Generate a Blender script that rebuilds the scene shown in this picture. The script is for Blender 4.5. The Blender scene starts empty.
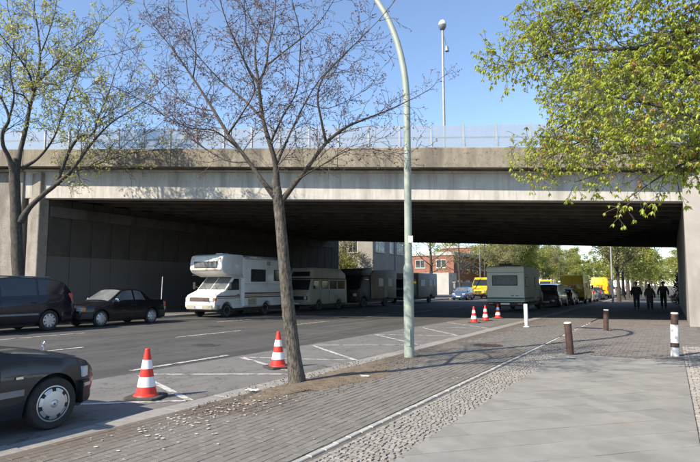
import bpy, bmesh, math, random
from mathutils import Vector, Matrix, noise
R = math.radians
scene = bpy.context.scene
COL = scene.collection

# ---------------------------------------------------------------- camera
# world: +Y runs along the street, +X to the right of it, camera 1.6 m above the pavement
FPX, TILT, YAW, CAMH = 570.0, math.atan(54/570), R(29.2), 1.6
cam_d = bpy.data.cameras.new('camera')
cam = bpy.data.objects.new('camera', cam_d); COL.objects.link(cam)
cam_d.sensor_width = 36; cam_d.lens = 36*FPX/700
cam_d.clip_start = .05; cam_d.clip_end = 3000
cam.location = (0, 0, CAMH)
cam.rotation_euler = (R(90)+TILT, 0, YAW)
scene.camera = cam

# ---------------------------------------------------------------- sky, sun, exposure
SUN_EL, SHADOW_DIR = R(38.3), R(64)          # shadow direction, angle from +X towards +Y
world = bpy.data.worlds.new('World'); scene.world = world; world.use_nodes = True
wn = world.node_tree
sky = wn.nodes.new('ShaderNodeTexSky'); sky.sky_type = 'NISHITA'; sky.sun_disc = False
sky.sun_elevation = SUN_EL
sx, sy = -math.cos(SHADOW_DIR), -math.sin(SHADOW_DIR)       # towards the sun
sky.sun_rotation = math.atan2(sx, sy)
sky.altitude = 50; sky.air_density = .8; sky.dust_density = .15; sky.ozone_density = 1.5
bg = wn.nodes['Background']; bg.inputs['Strength'].default_value = .15
wn.links.new(sky.outputs[0], bg.inputs['Color'])
sun_d = bpy.data.lights.new('sun', 'SUN'); sun_d.energy = 4.6; sun_d.angle = R(.53); sun_d.color = (1, .89, .74)
sun = bpy.data.objects.new('sun', sun_d); COL.objects.link(sun)
to_sun = Vector((sx*math.cos(SUN_EL), sy*math.cos(SUN_EL), math.sin(SUN_EL)))
sun.rotation_euler = to_sun.to_track_quat('Z', 'Y').to_euler()
vs = scene.view_settings
scene.display_settings.display_device = 'sRGB'
vs.view_transform = 'Standard'; vs.look = 'None'; vs.exposure = 0.88; vs.gamma = 1; vs.use_curve_mapping = False
scene.cycles.max_bounces = 8; scene.cycles.diffuse_bounces = 4; scene.cycles.transparent_max_bounces = 24
scene.cycles.caustics_reflective = False; scene.cycles.caustics_refractive = False

# ---------------------------------------------------------------- view helpers (place a traced point at a chosen depth)
_r = Vector((math.cos(YAW), math.sin(YAW), 0)); _h = Vector((-math.sin(YAW), math.cos(YAW), 0)); _z = Vector((0, 0, 1))
_fw = _h*math.cos(TILT)+_z*math.sin(TILT); _up = -_h*math.sin(TILT)+_z*math.cos(TILT); _C = Vector((0, 0, CAMH))
def _ray(px, py): return (px-350)*_r + FPX*_fw + (231-py)*_up
def at_depth(px, py, d): q = _ray(px, py); return _C + q*(d/q.dot(_h))
def on_ground(px, py, z=0.0): q = _ray(px, py); return _C + q*((z-CAMH)/q.z)

# ---------------------------------------------------------------- mesh builder
class MB:
    def __init__(s): s.v = []; s.f = []; s.m = []
    def add(s, vs_, fs, mi=0):
        o = len(s.v); s.v += [tuple(p) for p in vs_]; s.f += [tuple(i+o for i in f) for f in fs]; s.m += [mi]*len(fs); return s
    def box(s, x0, x1, y0, y1, z0, z1, mi=0, M=None):
        vs_ = [(x, y, z) for z in (z0, z1) for y in (y0, y1) for x in (x0, x1)]
        if M is not None: vs_ = [M @ Vector(p) for p in vs_]
        return s.add(vs_, [(0,2,3,1),(4,5,7,6),(0,1,5,4),(2,6,7,3),(0,4,6,2),(1,3,7,5)], mi)
    def prism(s, prof, a, b, axis='x', mi=0, fun=None):
        """prof: polygon; axis x: (y,z) extruded x a..b; axis y: (x,z); axis z: (x,y)"""
        n = len(prof); vs_ = []
        for t in (a, b):
            for (u, w) in prof:
                p = (t, u, w) if axis == 'x' else (u, t, w) if axis == 'y' else (u, w, t)
                vs_.append(fun(p) if fun else p)
        fs = [tuple(range(n))[::-1], tuple(range(n, 2*n))] + [(i, (i+1) % n, n+(i+1) % n, n+i) for i in range(n)]
        return s.add(vs_, fs, mi)
    def tube(s, pts, rad, n=6, mi=0, cap=True):
        pts = [Vector(p) for p in pts]; k = len(pts)
        if not hasattr(rad, '__len__'): rad = [rad]*k
        vs_ = []; fs = []; ref = None
        for i, p in enumerate(pts):
            t = (pts[min(i+1, k-1)]-pts[max(i-1, 0)])
            if t.length < 1e-9: t = Vector((0, 0, 1))
            t.normalize()
            if ref is None:
                ref = t.cross(Vector((0.13, .31, .94)) if abs(t.z) < .9 else Vector((1, .1, 0))).normalized()
            ref = (ref - t*ref.dot(t)); ref = ref.normalized() if ref.length > 1e-6 else t.orthogonal().normalized()
            b = t.cross(ref)
            for j in range(n):
                a = 2*math.pi*j/n
                vs_.append(p + (ref*math.cos(a)+b*math.sin(a))*rad[i])
        for i in range(k-1):
            for j in range(n):
                j2 = (j+1) % n
                fs.append((i*n+j, i*n+j2, (i+1)*n+j2, (i+1)*n+j))
        if cap: fs += [tuple(range(n))[::-1], tuple(range((k-1)*n, k*n))]
        return s.add(vs_, fs, mi)
    def lathe(s, prof, n=16, M=None, mi=0, cap=True):
        """prof: (r, z) list about local z"""
        vs_ = []; k = len(prof)
        for (r, z) in prof:
            for j in range(n):
                a = 2*math.pi*j/n; p = Vector((r*math.cos(a), r*math.sin(a), z))
                vs_.append(M @ p if M is not None else p)
        fs = [(i*n+j, i*n+(j+1) % n, (i+1)*n+(j+1) % n, (i+1)*n+j) for i in range(k-1) for j in range(n)]
        if cap: fs += [tuple(range(n))[::-1], tuple(range((k-1)*n, k*n))]
        return s.add(vs_, fs, mi)
    def grid(s, fn, nu, nv, mi=0):
        vs_ = [fn(i/nu, j/nv) for i in range(nu+1) for j in range(nv+1)]
        return s.add(vs_, [(i*(nv+1)+j, (i+1)*(nv+1)+j, (i+1)*(nv+1)+j+1, i*(nv+1)+j+1) for i in range(nu) for j in range(nv)], mi)
    def mesh(s, name, mats, smooth=None, bevel=None, fix=True):
        me = bpy.data.meshes.new(name); me.from_pydata(s.v, [], s.f)
        if not isinstance(mats, (list, tuple)): mats = [mats]
        for m in mats: me.materials.append(m)
        if len(mats) > 1: me.polygons.foreach_set('material_index', s.m)
        if fix or bevel:
            bm = bmesh.new(); bm.from_mesh(me)
            if fix: bmesh.ops.recalc_face_normals(bm, faces=bm.faces)
            if bevel:
                w, seg = bevel
                es = [e for e in bm.edges if len(e.link_faces) == 2 and e.calc_face_angle(0) > R(25)]
                bmesh.ops.bevel(bm, geom=es, offset=w, segments=seg, affect='EDGES', profile=.5, clamp_overlap=True)
            bm.to_mesh(me); bm.free()
        if smooth is not None:
            me.shade_smooth(); me.set_sharp_from_angle(angle=R(smooth))
        me.update(); return me
    def build(s, name, mats, parent=None, smooth=None, bevel=None, fix=True, loc=None, rz=0):
        o = bpy.data.objects.new(name, s.mesh(name, mats, smooth, bevel, fix)); COL.objects.link(o)
        if parent is not None: o.parent = parent
        if loc is not None: o.location = loc
        if rz: o.rotation_euler.z = rz
        return o

def tag(o, label=None, cat=None, group=None, kind=None):
    if label: o['label'] = label
    if cat: o['category'] = cat
    if group: o['group'] = group
    if kind: o['kind'] = kind
    return o
def empty(name, loc=(0, 0, 0), rz=0, label=None, cat=None, group=None):
    o = bpy.data.objects.new(name, None); COL.objects.link(o); o.location = loc; o.rotation_euler.z = rz
    o.empty_display_size = .2
    return tag(o, label, cat, group)
def inst(name, me, parent=None, loc=(0, 0, 0), rot=(0, 0, 0), sc=(1, 1, 1)):
    o = bpy.data.objects.new(name, me); COL.objects.link(o); o.parent = parent
    o.location = loc; o.rotation_euler = rot; o.scale = sc; return o
def children_of(o): return [c for c in COL.objects if c.parent == o]
def copy_tree(o, parent=None, kids=None):
    if kids is None:
        kids = {}
        for c in COL.objects:
            if c.parent: kids.setdefault(c.parent, []).append(c)
    c = o.copy(); COL.objects.link(c); c.parent = parent
    for ch in kids.get(o, []): copy_tree(ch, c, kids)
    return c

# ---------------------------------------------------------------- materials
def mat(name, col, col2=None, scale=3.0, rough=.8, bump=0.0, bscale=60.0, metal=0.0, coat=0.0, rand=0.0, detail=6.0,
        stretch=(1, 1, 1), spots=None, emit=None, spec=None, island=0.0, mixr=(.35, .65), coords='Object'):
    m = bpy.data.materials.new(name); m.use_nodes = True; nt = m.node_tree; N = nt.nodes; Lk = nt.links
    bs = N['Principled BSDF']; bs.inputs['Roughness'].default_value = rough; bs.inputs['Metallic'].default_value = metal
    if spec is not None: bs.inputs['Specular IOR Level'].default_value = spec
    if coat: bs.inputs['Coat Weight'].default_value = coat; bs.inputs['Coat Roughness'].default_value = .06
    tc = N.new('ShaderNodeTexCoord'); mp = N.new('ShaderNodeMapping'); mp.inputs['Scale'].default_value = stretch
    if coords == 'Position': csock = N.new('ShaderNodeNewGeometry').outputs['Position']
    else: csock = tc.outputs[coords]
    Lk.new(csock, mp.inputs[0])
    c4 = lambda c: (c[0], c[1], c[2], 1)
    out = None
    if col2 is not None:
        nz = N.new('ShaderNodeTexNoise'); nz.inputs['Scale'].default_value = scale; nz.inputs['Detail'].default_value = detail
        nz.inputs['Roughness'].default_value = .62
        Lk.new(mp.outputs[0], nz.inputs['Vector'])
        rp = N.new('ShaderNodeValToRGB'); rp.color_ramp.elements[0].position = mixr[0]; rp.color_ramp.elements[1].position = mixr[1]
        rp.color_ramp.elements[0].color = c4(col); rp.color_ramp.elements[1].color = c4(col2)
        Lk.new(nz.outputs['Fac'], rp.inputs[0]); out = rp.outputs[0]
        if rough < .95:
            mr = N.new('ShaderNodeMapRange'); mr.inputs[3].default_value = max(0, rough-.08); mr.inputs[4].default_value = min(1, rough+.1)
            Lk.new(nz.outputs['Fac'], mr.inputs[0]); Lk.new(mr.outputs[0], bs.inputs['Roughness'])
    else:
        rgb = N.new('ShaderNodeRGB'); rgb.outputs[0].default_value = c4(col); out = rgb.outputs[0]
    if spots:      # list of (colour, scale, lo, hi, amount, stretch)
        for (sc, ss, lo, hi, amt, st) in spots:
            m2 = N.new('ShaderNodeMapping'); m2.inputs['Scale'].default_value = st; Lk.new(csock, m2.inputs[0])
            n2 = N.new('ShaderNodeTexNoise'); n2.inputs['Scale'].default_value = ss; n2.inputs['Detail'].default_value = 5
            Lk.new(m2.outputs[0], n2.inputs['Vector'])
            r2 = N.new('ShaderNodeMapRange'); r2.inputs[1].default_value = lo; r2.inputs[2].default_value = hi; r2.inputs[4].default_value = amt
            Lk.new(n2.outputs['Fac'], r2.inputs[0])
            mx = N.new('ShaderNodeMixRGB'); Lk.new(r2.outputs[0], mx.inputs[0]); Lk.new(out, mx.inputs[1]); mx.inputs[2].default_value = c4(sc)
            out = mx.outputs[0]
    for amt, src in ((rand, 'obj'), (island, 'isl')):
        if amt:
            if src == 'obj': oi = N.new('ShaderNodeObjectInfo'); so = oi.outputs['Random']
            else: oi = N.new('ShaderNodeNewGeometry'); so = oi.outputs['Random Per Island']
            mr = N.new('ShaderNodeMapRange'); mr.inputs[3].default_value = 1-amt; mr.inputs[4].default_value = 1+amt
            Lk.new(so, mr.inputs[0])
            hs = N.new('ShaderNodeHueSaturation'); Lk.new(mr.outputs[0], hs.inputs['Value']); Lk.new(out, hs.inputs['Color']); out = hs.outputs[0]
    Lk.new(out, bs.inputs['Base Color'])
    if bump:
        nb = N.new('ShaderNodeTexNoise'); nb.inputs['Scale'].default_value = bscale; nb.inputs['Detail'].default_value = 4
        Lk.new(mp.outputs[0], nb.inputs['Vector'])
        bp = N.new('ShaderNodeBump'); bp.inputs['Strength'].default_value = min(1, bump); bp.inputs['Distance'].default_value = .01
        Lk.new(nb.outputs['Fac'], bp.inputs['Height']); Lk.new(bp.outputs[0], bs.inputs['Normal'])
    if emit:
        bs.inputs['Emission Color'].default_value = c4(emit[0]); bs.inputs['Emission Strength'].default_value = emit[1]
    return m

def leaf_mat(name, cols, trans=.45, hue=.03):
    m = bpy.data.materials.new(name); m.use_nodes = True; nt = m.node_tree; N = nt.nodes; Lk = nt.links
    N.remove(N['Principled BSDF']); out = N['Material Output']
    g = N.new('ShaderNodeNewGeometry'); rp = N.new('ShaderNodeValToRGB'); cr = rp.color_ramp
    for i, c in enumerate(cols):
        e = cr.elements[i] if i < 2 else cr.elements.new(.5)
        e.position = i/(len(cols)-1); e.color = (*c, 1)
    Lk.new(g.outputs['Random Per Island'], rp.inputs[0])
    d = N.new('ShaderNodeBsdfDiffuse'); t = N.new('ShaderNodeBsdfTranslucent'); gl = N.new('ShaderNodeBsdfGlossy'); gl.inputs['Roughness'].default_value = .45
    Lk.new(rp.outputs[0], d.inputs[0]); Lk.new(rp.outputs[0], t.inputs[0])
    m1 = N.new('ShaderNodeMixShader'); m1.inputs[0].default_value = trans; Lk.new(d.outputs[0], m1.inputs[1]); Lk.new(t.outputs[0], m1.inputs[2])
    m2 = N.new('ShaderNodeMixShader'); m2.inputs[0].default_value = .05; Lk.new(m1.outputs[0], m2.inputs[1]); Lk.new(gl.outputs[0], m2.inputs[2])
    Lk.new(m2.outputs[0], out.inputs['Surface']); return m

M = {}
M['asphalt'] = mat('asphalt', (.059, .0573, .0543), (.079, .0765, .0727), 1.1, .88, .5, 90, spots=[((.046, .0455, .0445), .35, .5, .62, .8, (1.9, .16, 1)), ((.1, .097, .092), .8, .6, .68, .55, (2.2, .09, 1)), ((.04, .039, .038), 1.1, .64, .67, .7, (3, .22, 1)), ((.13, .126, .12), 240, .62, .75, .5, (1, 1, 1)), ((.055, .054, .052), 2.2, .66, .72, .5, (1, .4, 1))])
M['asphalt_bay'] = mat('asphalt_bay', (.132, .128, .12), (.166, .161, .151), 1.6, .9, .5, 90, spots=[((.1, .097, .091), .7, .55, .66, .6, (1, .5, 1)), ((.21, .2, .188), 220, .62, .75, .5, (1, 1, 1))])
M['paint_white'] = mat('paint_white', (.48, .47, .445), (.58, .57, .55), 6, .7, .2, 90, spots=[((.1, .098, .094), 7, .5, .6, .9, (1, 1, 1)), ((.2, .195, .186), 45, .5, .62, .7, (1, 1, 1))])
M['granite'] = mat('granite', (.22, .21, .195), (.29, .277, .255), 9, .85, .5, 110, coords='Position', rand=.06, spots=[((.2, .19, .18), 2.5, .55, .7, .5, (1, 1, 1))])
M['paver'] = mat('paver', (.145, .136, .12), (.178, .167, .149), 14, .88, .45, 120, coords='Position', rand=.09, spots=[((.21, .197, .178), 1.3, .58, .72, .5, (1, 1, 1))])
M['paver_stuff'] = mat('paver_stuff', (.145, .136, .12), (.178, .167, .149), 14, .88, .45, 120, island=.09, spots=[((.21, .197, .178), 1.3, .58, .72, .4, (1, 1, 1)), ((.115, .09, .07), .45, .55, .66, .6, (1, .6, 1))])
M['paver_red'] = mat('paver_red', (.138, .124, .113), (.172, .156, .143), 10, .88, .45, 120, island=.12, spots=[((.1, .093, .085), .6, .55, .7, .5, (1, 1, 1))])
M['slab'] = mat('slab', (.22, .214, .196), (.265, .258, .238), 3.2, .88, .55, 150, rand=.085, spots=[((.165, .16, .147), 1.1, .54, .66, .55, (1, 1, 1)), ((.35, .34, .315), 260, .62, .74, .5, (1, 1, 1)), ((.27, .205, .15), .9, .64, .74, .5, (1, 1, 1))], coords='Position')
M['mosaic'] = mat('mosaic', (.22, .207, .185), (.285, .268, .24), 5, .88, .5, 140, island=.16)
M['mosaic_pale'] = mat('mosaic_pale', (.27, .255, .23), (.335, .315, .288), 5, .88, .5, 140, island=.15)
M['ribbon'] = mat('ribbon', (.32, .312, .29), (.42, .408, .38), 8, .82, .4, 120, coords='Position', rand=.1)
M['joint_soil'] = mat('joint_soil', (.092, .084, .072), (.14, .129, .112), 7, .95, .7, 80)
M['pavement_base'] = mat('pavement_base', (.12, .11, .098), (.155, .143, .128), 4, .92, .6, 60, spots=[((.085, .077, .069), .8, .5, .65, .5, (1, 1, 1))])
M['soil'] = mat('soil', (.12, .09, .06), (.19, .148, .104), 9, .96, 1.0, 50, spots=[((.25, .215, .165), 26, .6, .7, .7, (1, 1, 1)), ((.1, .08, .055), 3, .55, .68, .6, (1, 1, 1))])
M['ground'] = mat('ground', (.12, .115, .09), (.17, .16, .12), .6, .95, .5, 20)
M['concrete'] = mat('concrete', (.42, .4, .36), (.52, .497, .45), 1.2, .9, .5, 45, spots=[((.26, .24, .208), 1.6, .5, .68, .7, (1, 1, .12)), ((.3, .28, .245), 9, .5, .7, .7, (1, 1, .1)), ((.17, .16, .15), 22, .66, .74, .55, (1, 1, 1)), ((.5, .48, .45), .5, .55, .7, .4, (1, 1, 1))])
M['concrete_parapet'] = mat('concrete_parapet', (.205, .177, .133), (.29, .254, .196), 1.6, .9, .6, 45, spots=[((.1, .088, .07), 1.3, .43, .63, .88, (1.3, 1, .16)), ((.09, .08, .07), 14, .58, .68, .75, (1, 1, .7)), ((.15, .135, .11), 5, .55, .7, .6, (1, 1, .25)), ((.25, .24, .15), .7, .58, .7, .4, (1, 1, .5))])
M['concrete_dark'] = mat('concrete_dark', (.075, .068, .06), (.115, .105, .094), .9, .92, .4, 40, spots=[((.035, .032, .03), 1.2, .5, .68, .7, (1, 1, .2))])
M['wing_stone'] = mat('wing_stone', (.22, .202, .17), (.285, .263, .224), 2, .9, .5, 50, spots=[((.12, .108, .09), 1.4, .5, .66, .7, (1, 1, .3)), ((.13, .116, .095), 9, .58, .68, .6, (1, 1, 1))])
M['barrier_pane'] = None
M['galv'] = mat('galv', (.3, .31, .32), (.38, .39, .4), 9, .55, 0, metal=.3)
M['lamp_green'] = mat('lamp_green', (.26, .3, .25), (.32, .365, .31), 4, .5, .08, 40, spots=[((.33, .35, .3), 3, .58, .7, .5, (1, 1, .2))])
M['bark'] = mat('bark', (.026, .023, .019), (.125, .112, .09), 34, .95, 1.0, 46, stretch=(1, 1, .3), mixr=(.38, .6), spots=[((.13, .13, .075), 2.2, .57, .7, .4, (1, 1, .6)), ((.18, .165, .135), 30, .6, .7, .6, (1, 1, .5))])
M['bark_limb'] = mat('bark_limb', (.04, .035, .029), (.085, .073, .06), 30, .95, .8, 40)
M['bark_dark'] = mat('bark_dark', (.036, .032, .027), (.085, .077, .064), 16, .95, 1.0, 30, stretch=(1, 1, .35), spots=[((.13, .13, .08), 1.6, .6, .7, .4, (1, 1, .5))])
M['twig'] = mat('twig', (.075, .058, .05), (.12, .095, .08), 5, .9)
M['twig_dark'] = mat('twig_dark', (.06, .05, .042), (.1, .083, .07), 5, .9)
M['bud'] = leaf_mat('bud', [(.13, .075, .07), (.2, .12, .11), (.16, .1, .11)], .25)
M['leaf_yellow'] = leaf_mat('leaf_yellow', [(.42, .42, .09), (.55, .53, .15), (.36, .38, .08)], .5)
M['leaf_fresh'] = leaf_mat('leaf_fresh', [(.34, .42, .05), (.5, .57, .085), (.56, .58, .12)], .58)
M['leaf_bronze'] = leaf_mat('leaf_bronze', [(.34, .2, .05), (.42, .27, .08)], .45)
M['leaf_far'] = leaf_mat('leaf_far', [(.25, .3, .05), (.4, .42, .09), (.33, .34, .09)], .5)
M['leaf_olive'] = leaf_mat('leaf_olive', [(.21, .22, .07), (.32, .31, .12), (.28, .25, .13)], .45)
M['leaf_dark'] = leaf_mat('leaf_dark', [(.02, .034, .014), (.035, .05, .02)], .2)
M['rubber'] = mat('rubber', (.02, .02, .02), (.035, .034, .033), 20, .85, .2, 80)
M['black_trim'] = mat('black_trim', (.018, .018, .019), (.03, .03, .03), 20, .6)
M['rim_silver'] = mat('rim_silver', (.5, .51, .52), (.6, .6, .61), 8, .35, metal=.6)
M['chrome'] = mat('chrome', (.75, .76, .78), rough=.12, metal=1.0)
M['glass_dark'] = mat('glass_dark', (.018, .02, .023), (.03, .033, .037), 1.5, .05, spec=.6)
M['glass_grey'] = mat('glass_grey', (.09, .1, .105), (.16, .17, .175), 2.5, .14, spec=.4)
M['glass_curtain'] = mat('glass_curtain', (.13, .14, .15), (.22, .23, .24), 4, .45, spec=.25)
M['glass_light'] = mat('glass_light', (.6, .62, .63), (.75, .76, .76), 3, .5, spec=.3)
M['paint_charcoal'] = mat('paint_charcoal', (.02, .022, .027), (.025, .027, .033), 3, .3, metal=.1, coat=.35, spec=.4)
M['bumper_grey'] = mat('bumper_grey', (.022, .023, .026), (.032, .033, .036), 8, .55, spec=.3)
M['paint_black'] = mat('paint_black', (.007, .007, .008), (.01, .01, .011), 3, .25, coat=.35, spec=.35)
M['paint_navy'] = mat('paint_navy', (.007, .008, .015), (.01, .011, .02), 3, .25, coat=.35, spec=.35)
M['paint_blue'] = mat('paint_blue', (.05, .1, .2), (.06, .115, .225), 3, .3, metal=.3, coat=.6)
M['paint_darkblue'] = mat('paint_darkblue', (.02, .028, .07), (.025, .034, .08), 3, .3, metal=.2, coat=.7)
M['paint_silver'] = mat('paint_silver', (.4, .41, .42), (.45, .46, .47), 3, .32, metal=.5, coat=.6)
M['paint_greydark'] = mat('paint_greydark', (.05, .052, .055), (.06, .063, .066), 3, .3, metal=.3, coat=.7)
M['paint_beige'] = mat('paint_beige', (.3, .28, .22), (.34, .32, .26), 3, .35, metal=.3, coat=.6)
M['paint_yellow'] = mat('paint_yellow', (.75, .47, .01), (.78, .5, .015), 3, .38, coat=.4)
M['paint_white_car'] = mat('paint_white_car', (.7, .7, .68), (.74, .74, .72), 3, .35, coat=.4)
M['camper_white'] = mat('camper_white', (.66, .65, .6), (.74, .73, .69), 2.5, .42, coat=.2, spots=[((.5, .47, .4), 1.5, .56, .72, .5, (1, 1, .3))])
M['camper_cream'] = mat('camper_cream', (.32, .295, .23), (.38, .355, .285), 2.5, .5, spots=[((.22, .2, .155), 1.5, .55, .7, .5, (1, 1, .3))])
M['camper_grey'] = mat('camper_grey', (.24, .232, .205), (.3, .29, .26), 2.5, .5, spots=[((.17, .16, .135), 1.5, .55, .7, .5, (1, 1, .3))])
M['camper_panel'] = mat('camper_panel', (.72, .71, .61), (.79, .78, .68), 2.0, .5, spots=[((.52, .5, .41), 1.5, .55, .7, .5, (1, 1, .3))])
M['camper_brown'] = mat('camper_brown', (.2, .165, .12), (.26, .215, .16), 2.5, .55, spots=[((.12, .1, .075), 1.5, .5, .68, .6, (1, 1, .4))])
M['camper_dark'] = mat('camper_dark', (.022, .022, .023), (.04, .039, .038), 2.5, .55)
M['stripe_brown'] = mat('stripe_brown', (.13, .06, .04), (.17, .085, .06), 6, .5)
M['stripe_tan'] = mat('stripe_tan', (.33, .22, .14), rough=.5)
M['stripe_teal'] = mat('stripe_teal', (.03, .13, .115), (.045, .16, .14), 6, .5)
M['grille_brown'] = mat('grille_brown', (.16, .11, .09), (.21, .15, .125), 9, .6)
M['lens_clear'] = mat('lens_clear', (.45, .46, .47), (.6, .61, .62), 20, .28, spec=.4)
M['lens_red'] = mat('lens_red', (.35, .012, .012), (.5, .02, .02), 20, .18, spec=.6)
M['lens_amber'] = mat('lens_amber', (.6, .2, .02), rough=.2)
M['plate'] = mat('plate', (.75, .75, .73), rough=.4)
M['plate_blue'] = mat('plate_blue', (.02, .06, .35), rough=.4)
M['ink'] = mat('ink', (.015, .015, .015), rough=.6)
M['red_ink'] = mat('red_ink', (.55, .02, .02), rough=.5)
M['cone_red'] = mat('cone_red', (.6, .025, .012), (.66, .035, .018), 6, .5, spots=[((.4, .03, .02), 5, .58, .72, .4, (1, 1, 1))])
M['cone_white'] = mat('cone_white', (.74, .74, .73), (.8, .8, .8), 8, .4, spots=[((.5, .49, .46), 5, .6, .75, .5, (1, 1, 1))])
M['cone_base'] = mat('cone_base', (.035, .034, .033), (.07, .067, .063), 12, .9, .5, 40)
M['rust_brown'] = mat('rust_brown', (.045, .025, .019), (.08, .045, .034), 9, .75, .25, 40, spots=[((.13, .1, .08), 6, .6, .7, .6, (1, 1, .4))])
M['white_worn'] = mat('white_worn', (.66, .66, .63), (.74, .74, .72), 6, .6, spots=[((.42, .36, .3), 5, .6, .72, .6, (1, 1, .6))])
M['petal'] = leaf_mat('petal', [(.6, .57, .52), (.75, .73, .69)], .2)
M['brick_red'] = mat('brick_red', (.22, .095, .062), (.28, .125, .083), 3, .9, .3, 30, rand=.1)
M['plaster_grey'] = mat('plaster_grey', (.22, .205, .175), (.27, .252, .22), 1.2, .92, .3, 30)
M['plaster_warm'] = mat('plaster_warm', (.5, .42, .3), (.58, .5, .36), 1.2, .92, .3, 30)
M['plaster_white'] = mat('plaster_white', (.38, .37, .345), (.45, .44, .41), 1.2, .92, .3, 30)
M['window_glass'] = mat('window_glass', (.03, .034, .04), (.06, .065, .07), .8, .06, spec=.6)
M['frame_white'] = mat('frame_white', (.6, .59, .56), rough=.6)
M['roof_tile'] = mat('roof_tile', (.2, .085, .055), (.26, .11, .075), 5, .9, .4, 30)
M['cloth_black'] = mat('cloth_black', (.018, .018, .02), (.03, .03, .033), 20, .92)
M['cloth_dark'] = mat('cloth_dark', (.05, .042, .036), (.07, .06, .052), 20, .92)
M['denim'] = mat('denim', (.022, .026, .038), (.032, .037, .05), 30, .92)
M['skin'] = mat('skin', (.42, .25, .18), rough=.6)
M['hair'] = mat('hair', (.02, .015, .012), rough=.6)
M['metal_grey'] = mat('metal_grey', (.18, .19, .2), (.23, .24, .25), 5, .5, metal=.3)
M['litter'] = mat('litter', (.62, .62, .6), rough=.7)

# fine branching cracks in the worn asphalt
for key, sc_ in (('asphalt', .55), ('asphalt_bay', .9)):
    nt = M[key].node_tree; N = nt.nodes; Lk = nt.links; bs = N['Principled BSDF']; src = bs.inputs['Base Color'].links[0].from_socket
    tc = N.new('ShaderNodeTexCoord'); mp = N.new('ShaderNodeMapping'); mp.inputs['Scale'].default_value = (1, .45, 1); Lk.new(tc.outputs['Object'], mp.inputs[0])
    nz = N.new('ShaderNodeTexNoise'); nz.inputs['Scale'].default_value = sc_; nz.inputs['Detail'].default_value = 9; nz.inputs['Roughness'].default_value = .6; Lk.new(mp.outputs[0], nz.inputs['Vector'])
    sb = N.new('ShaderNodeMath'); sb.operation = 'SUBTRACT'; sb.inputs[1].default_value = .5; Lk.new(nz.outputs['Fac'], sb.inputs[0])
    ab = N.new('ShaderNodeMath'); ab.operation = 'ABSOLUTE'; Lk.new(sb.outputs[0], ab.inputs[0])
    mr = N.new('ShaderNodeMapRange'); mr.inputs[1].default_value = .0015; mr.inputs[2].default_value = .005; mr.inputs[3].default_value = .75; mr.inputs[4].default_value = 0; Lk.new(ab.outputs[0], mr.inputs[0])
    mx = N.new('ShaderNodeMixRGB'); Lk.new(mr.outputs[0], mx.inputs[0]); Lk.new(src, mx.inputs[1]); mx.inputs[2].default_value = (.025, .024, .023, 1)
    Lk.new(mx.outputs[0], bs.inputs['Base Color'])
# trodden earth ground into the pavers in a ragged band along the kerb
for key in ('paver', 'paver_stuff'):
    nt = M[key].node_tree; N = nt.nodes; Lk = nt.links; bs = N['Principled BSDF']; src = bs.inputs['Base Color'].links[0].from_socket
    g = N.new('ShaderNodeNewGeometry'); sp = N.new('ShaderNodeSeparateXYZ'); Lk.new(g.outputs['Position'], sp.inputs[0])
    nz = N.new('ShaderNodeTexNoise'); nz.inputs['Scale'].default_value = 1.1; nz.inputs['Detail'].default_value = 7; Lk.new(g.outputs['Position'], nz.inputs['Vector'])
    mr = N.new('ShaderNodeMapRange'); mr.inputs[1].default_value = -5.6; mr.inputs[2].default_value = -4.3; mr.inputs[3].default_value = .42; mr.inputs[4].default_value = -.2
    Lk.new(sp.outputs['X'], mr.inputs[0])
    ad = N.new('ShaderNodeMath'); Lk.new(mr.outputs[0], ad.inputs[0]); Lk.new(nz.outputs['Fac'], ad.inputs[1])
    m2 = N.new('ShaderNodeMapRange'); m2.inputs[1].default_value = .5; m2.inputs[2].default_value = .85; m2.inputs[4].default_value = .8; Lk.new(ad.outputs[0], m2.inputs[0])
    mx = N.new('ShaderNodeMixRGB'); Lk.new(m2.outputs[0], mx.inputs[0]); Lk.new(src, mx.inputs[1]); mx.inputs[2].default_value = (.115, .092, .07, 1)
    Lk.new(mx.outputs[0], bs.inputs['Base Color'])

# translucent noise-barrier pane: pale, partly see-through acrylic
def pane_mat():
    m = bpy.data.materials.new('barrier_pane'); m.use_nodes = True; nt = m.node_tree; N = nt.nodes; Lk = nt.links
    N.remove(N['Principled BSDF']); out = N['Material Output']
    tc = N.new('ShaderNodeTexCoord'); nz = N.new('ShaderNodeTexNoise'); nz.inputs['Scale'].default_value = 1.3; nz.inputs['Detail'].default_value = 6
    Lk.new(tc.outputs['Object'], nz.inputs['Vector'])
    d = N.new('ShaderNodeBsdfDiffuse'); d.inputs[0].default_value = (.62, .65, .68, 1)
    t = N.new('ShaderNodeBsdfTranslucent'); t.inputs[0].default_value = (.6, .63, .66, 1)
    tr = N.new('ShaderNodeBsdfTransparent'); tr.inputs[0].default_value = (.86, .92, .95, 1)
    gl = N.new('ShaderNodeBsdfGlossy'); gl.inputs['Roughness'].default_value = .08
    m1 = N.new('ShaderNodeMixShader'); m1.inputs[0].default_value = .5; Lk.new(d.outputs[0], m1.inputs[1]); Lk.new(t.outputs[0], m1.inputs[2])
    mr = N.new('ShaderNodeMapRange'); mr.inputs[1].default_value = .3; mr.inputs[2].default_value = .7; mr.inputs[3].default_value = .4; mr.inputs[4].default_value = .62
    Lk.new(nz.outputs['Fac'], mr.inputs[0])
    m2 = N.new('ShaderNodeMixShader'); Lk.new(mr.outputs[0], m2.inputs[0]); Lk.new(m1.outputs[0], m2.inputs[1]); Lk.new(tr.outputs[0], m2.inputs[2])
    m3 = N.new('ShaderNodeMixShader'); m3.inputs[0].default_value = .05; Lk.new(m2.outputs[0], m3.inputs[1]); Lk.new(gl.outputs[0], m3.inputs[2])
    Lk.new(m3.outputs[0], out.inputs['Surface']); return m
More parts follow.
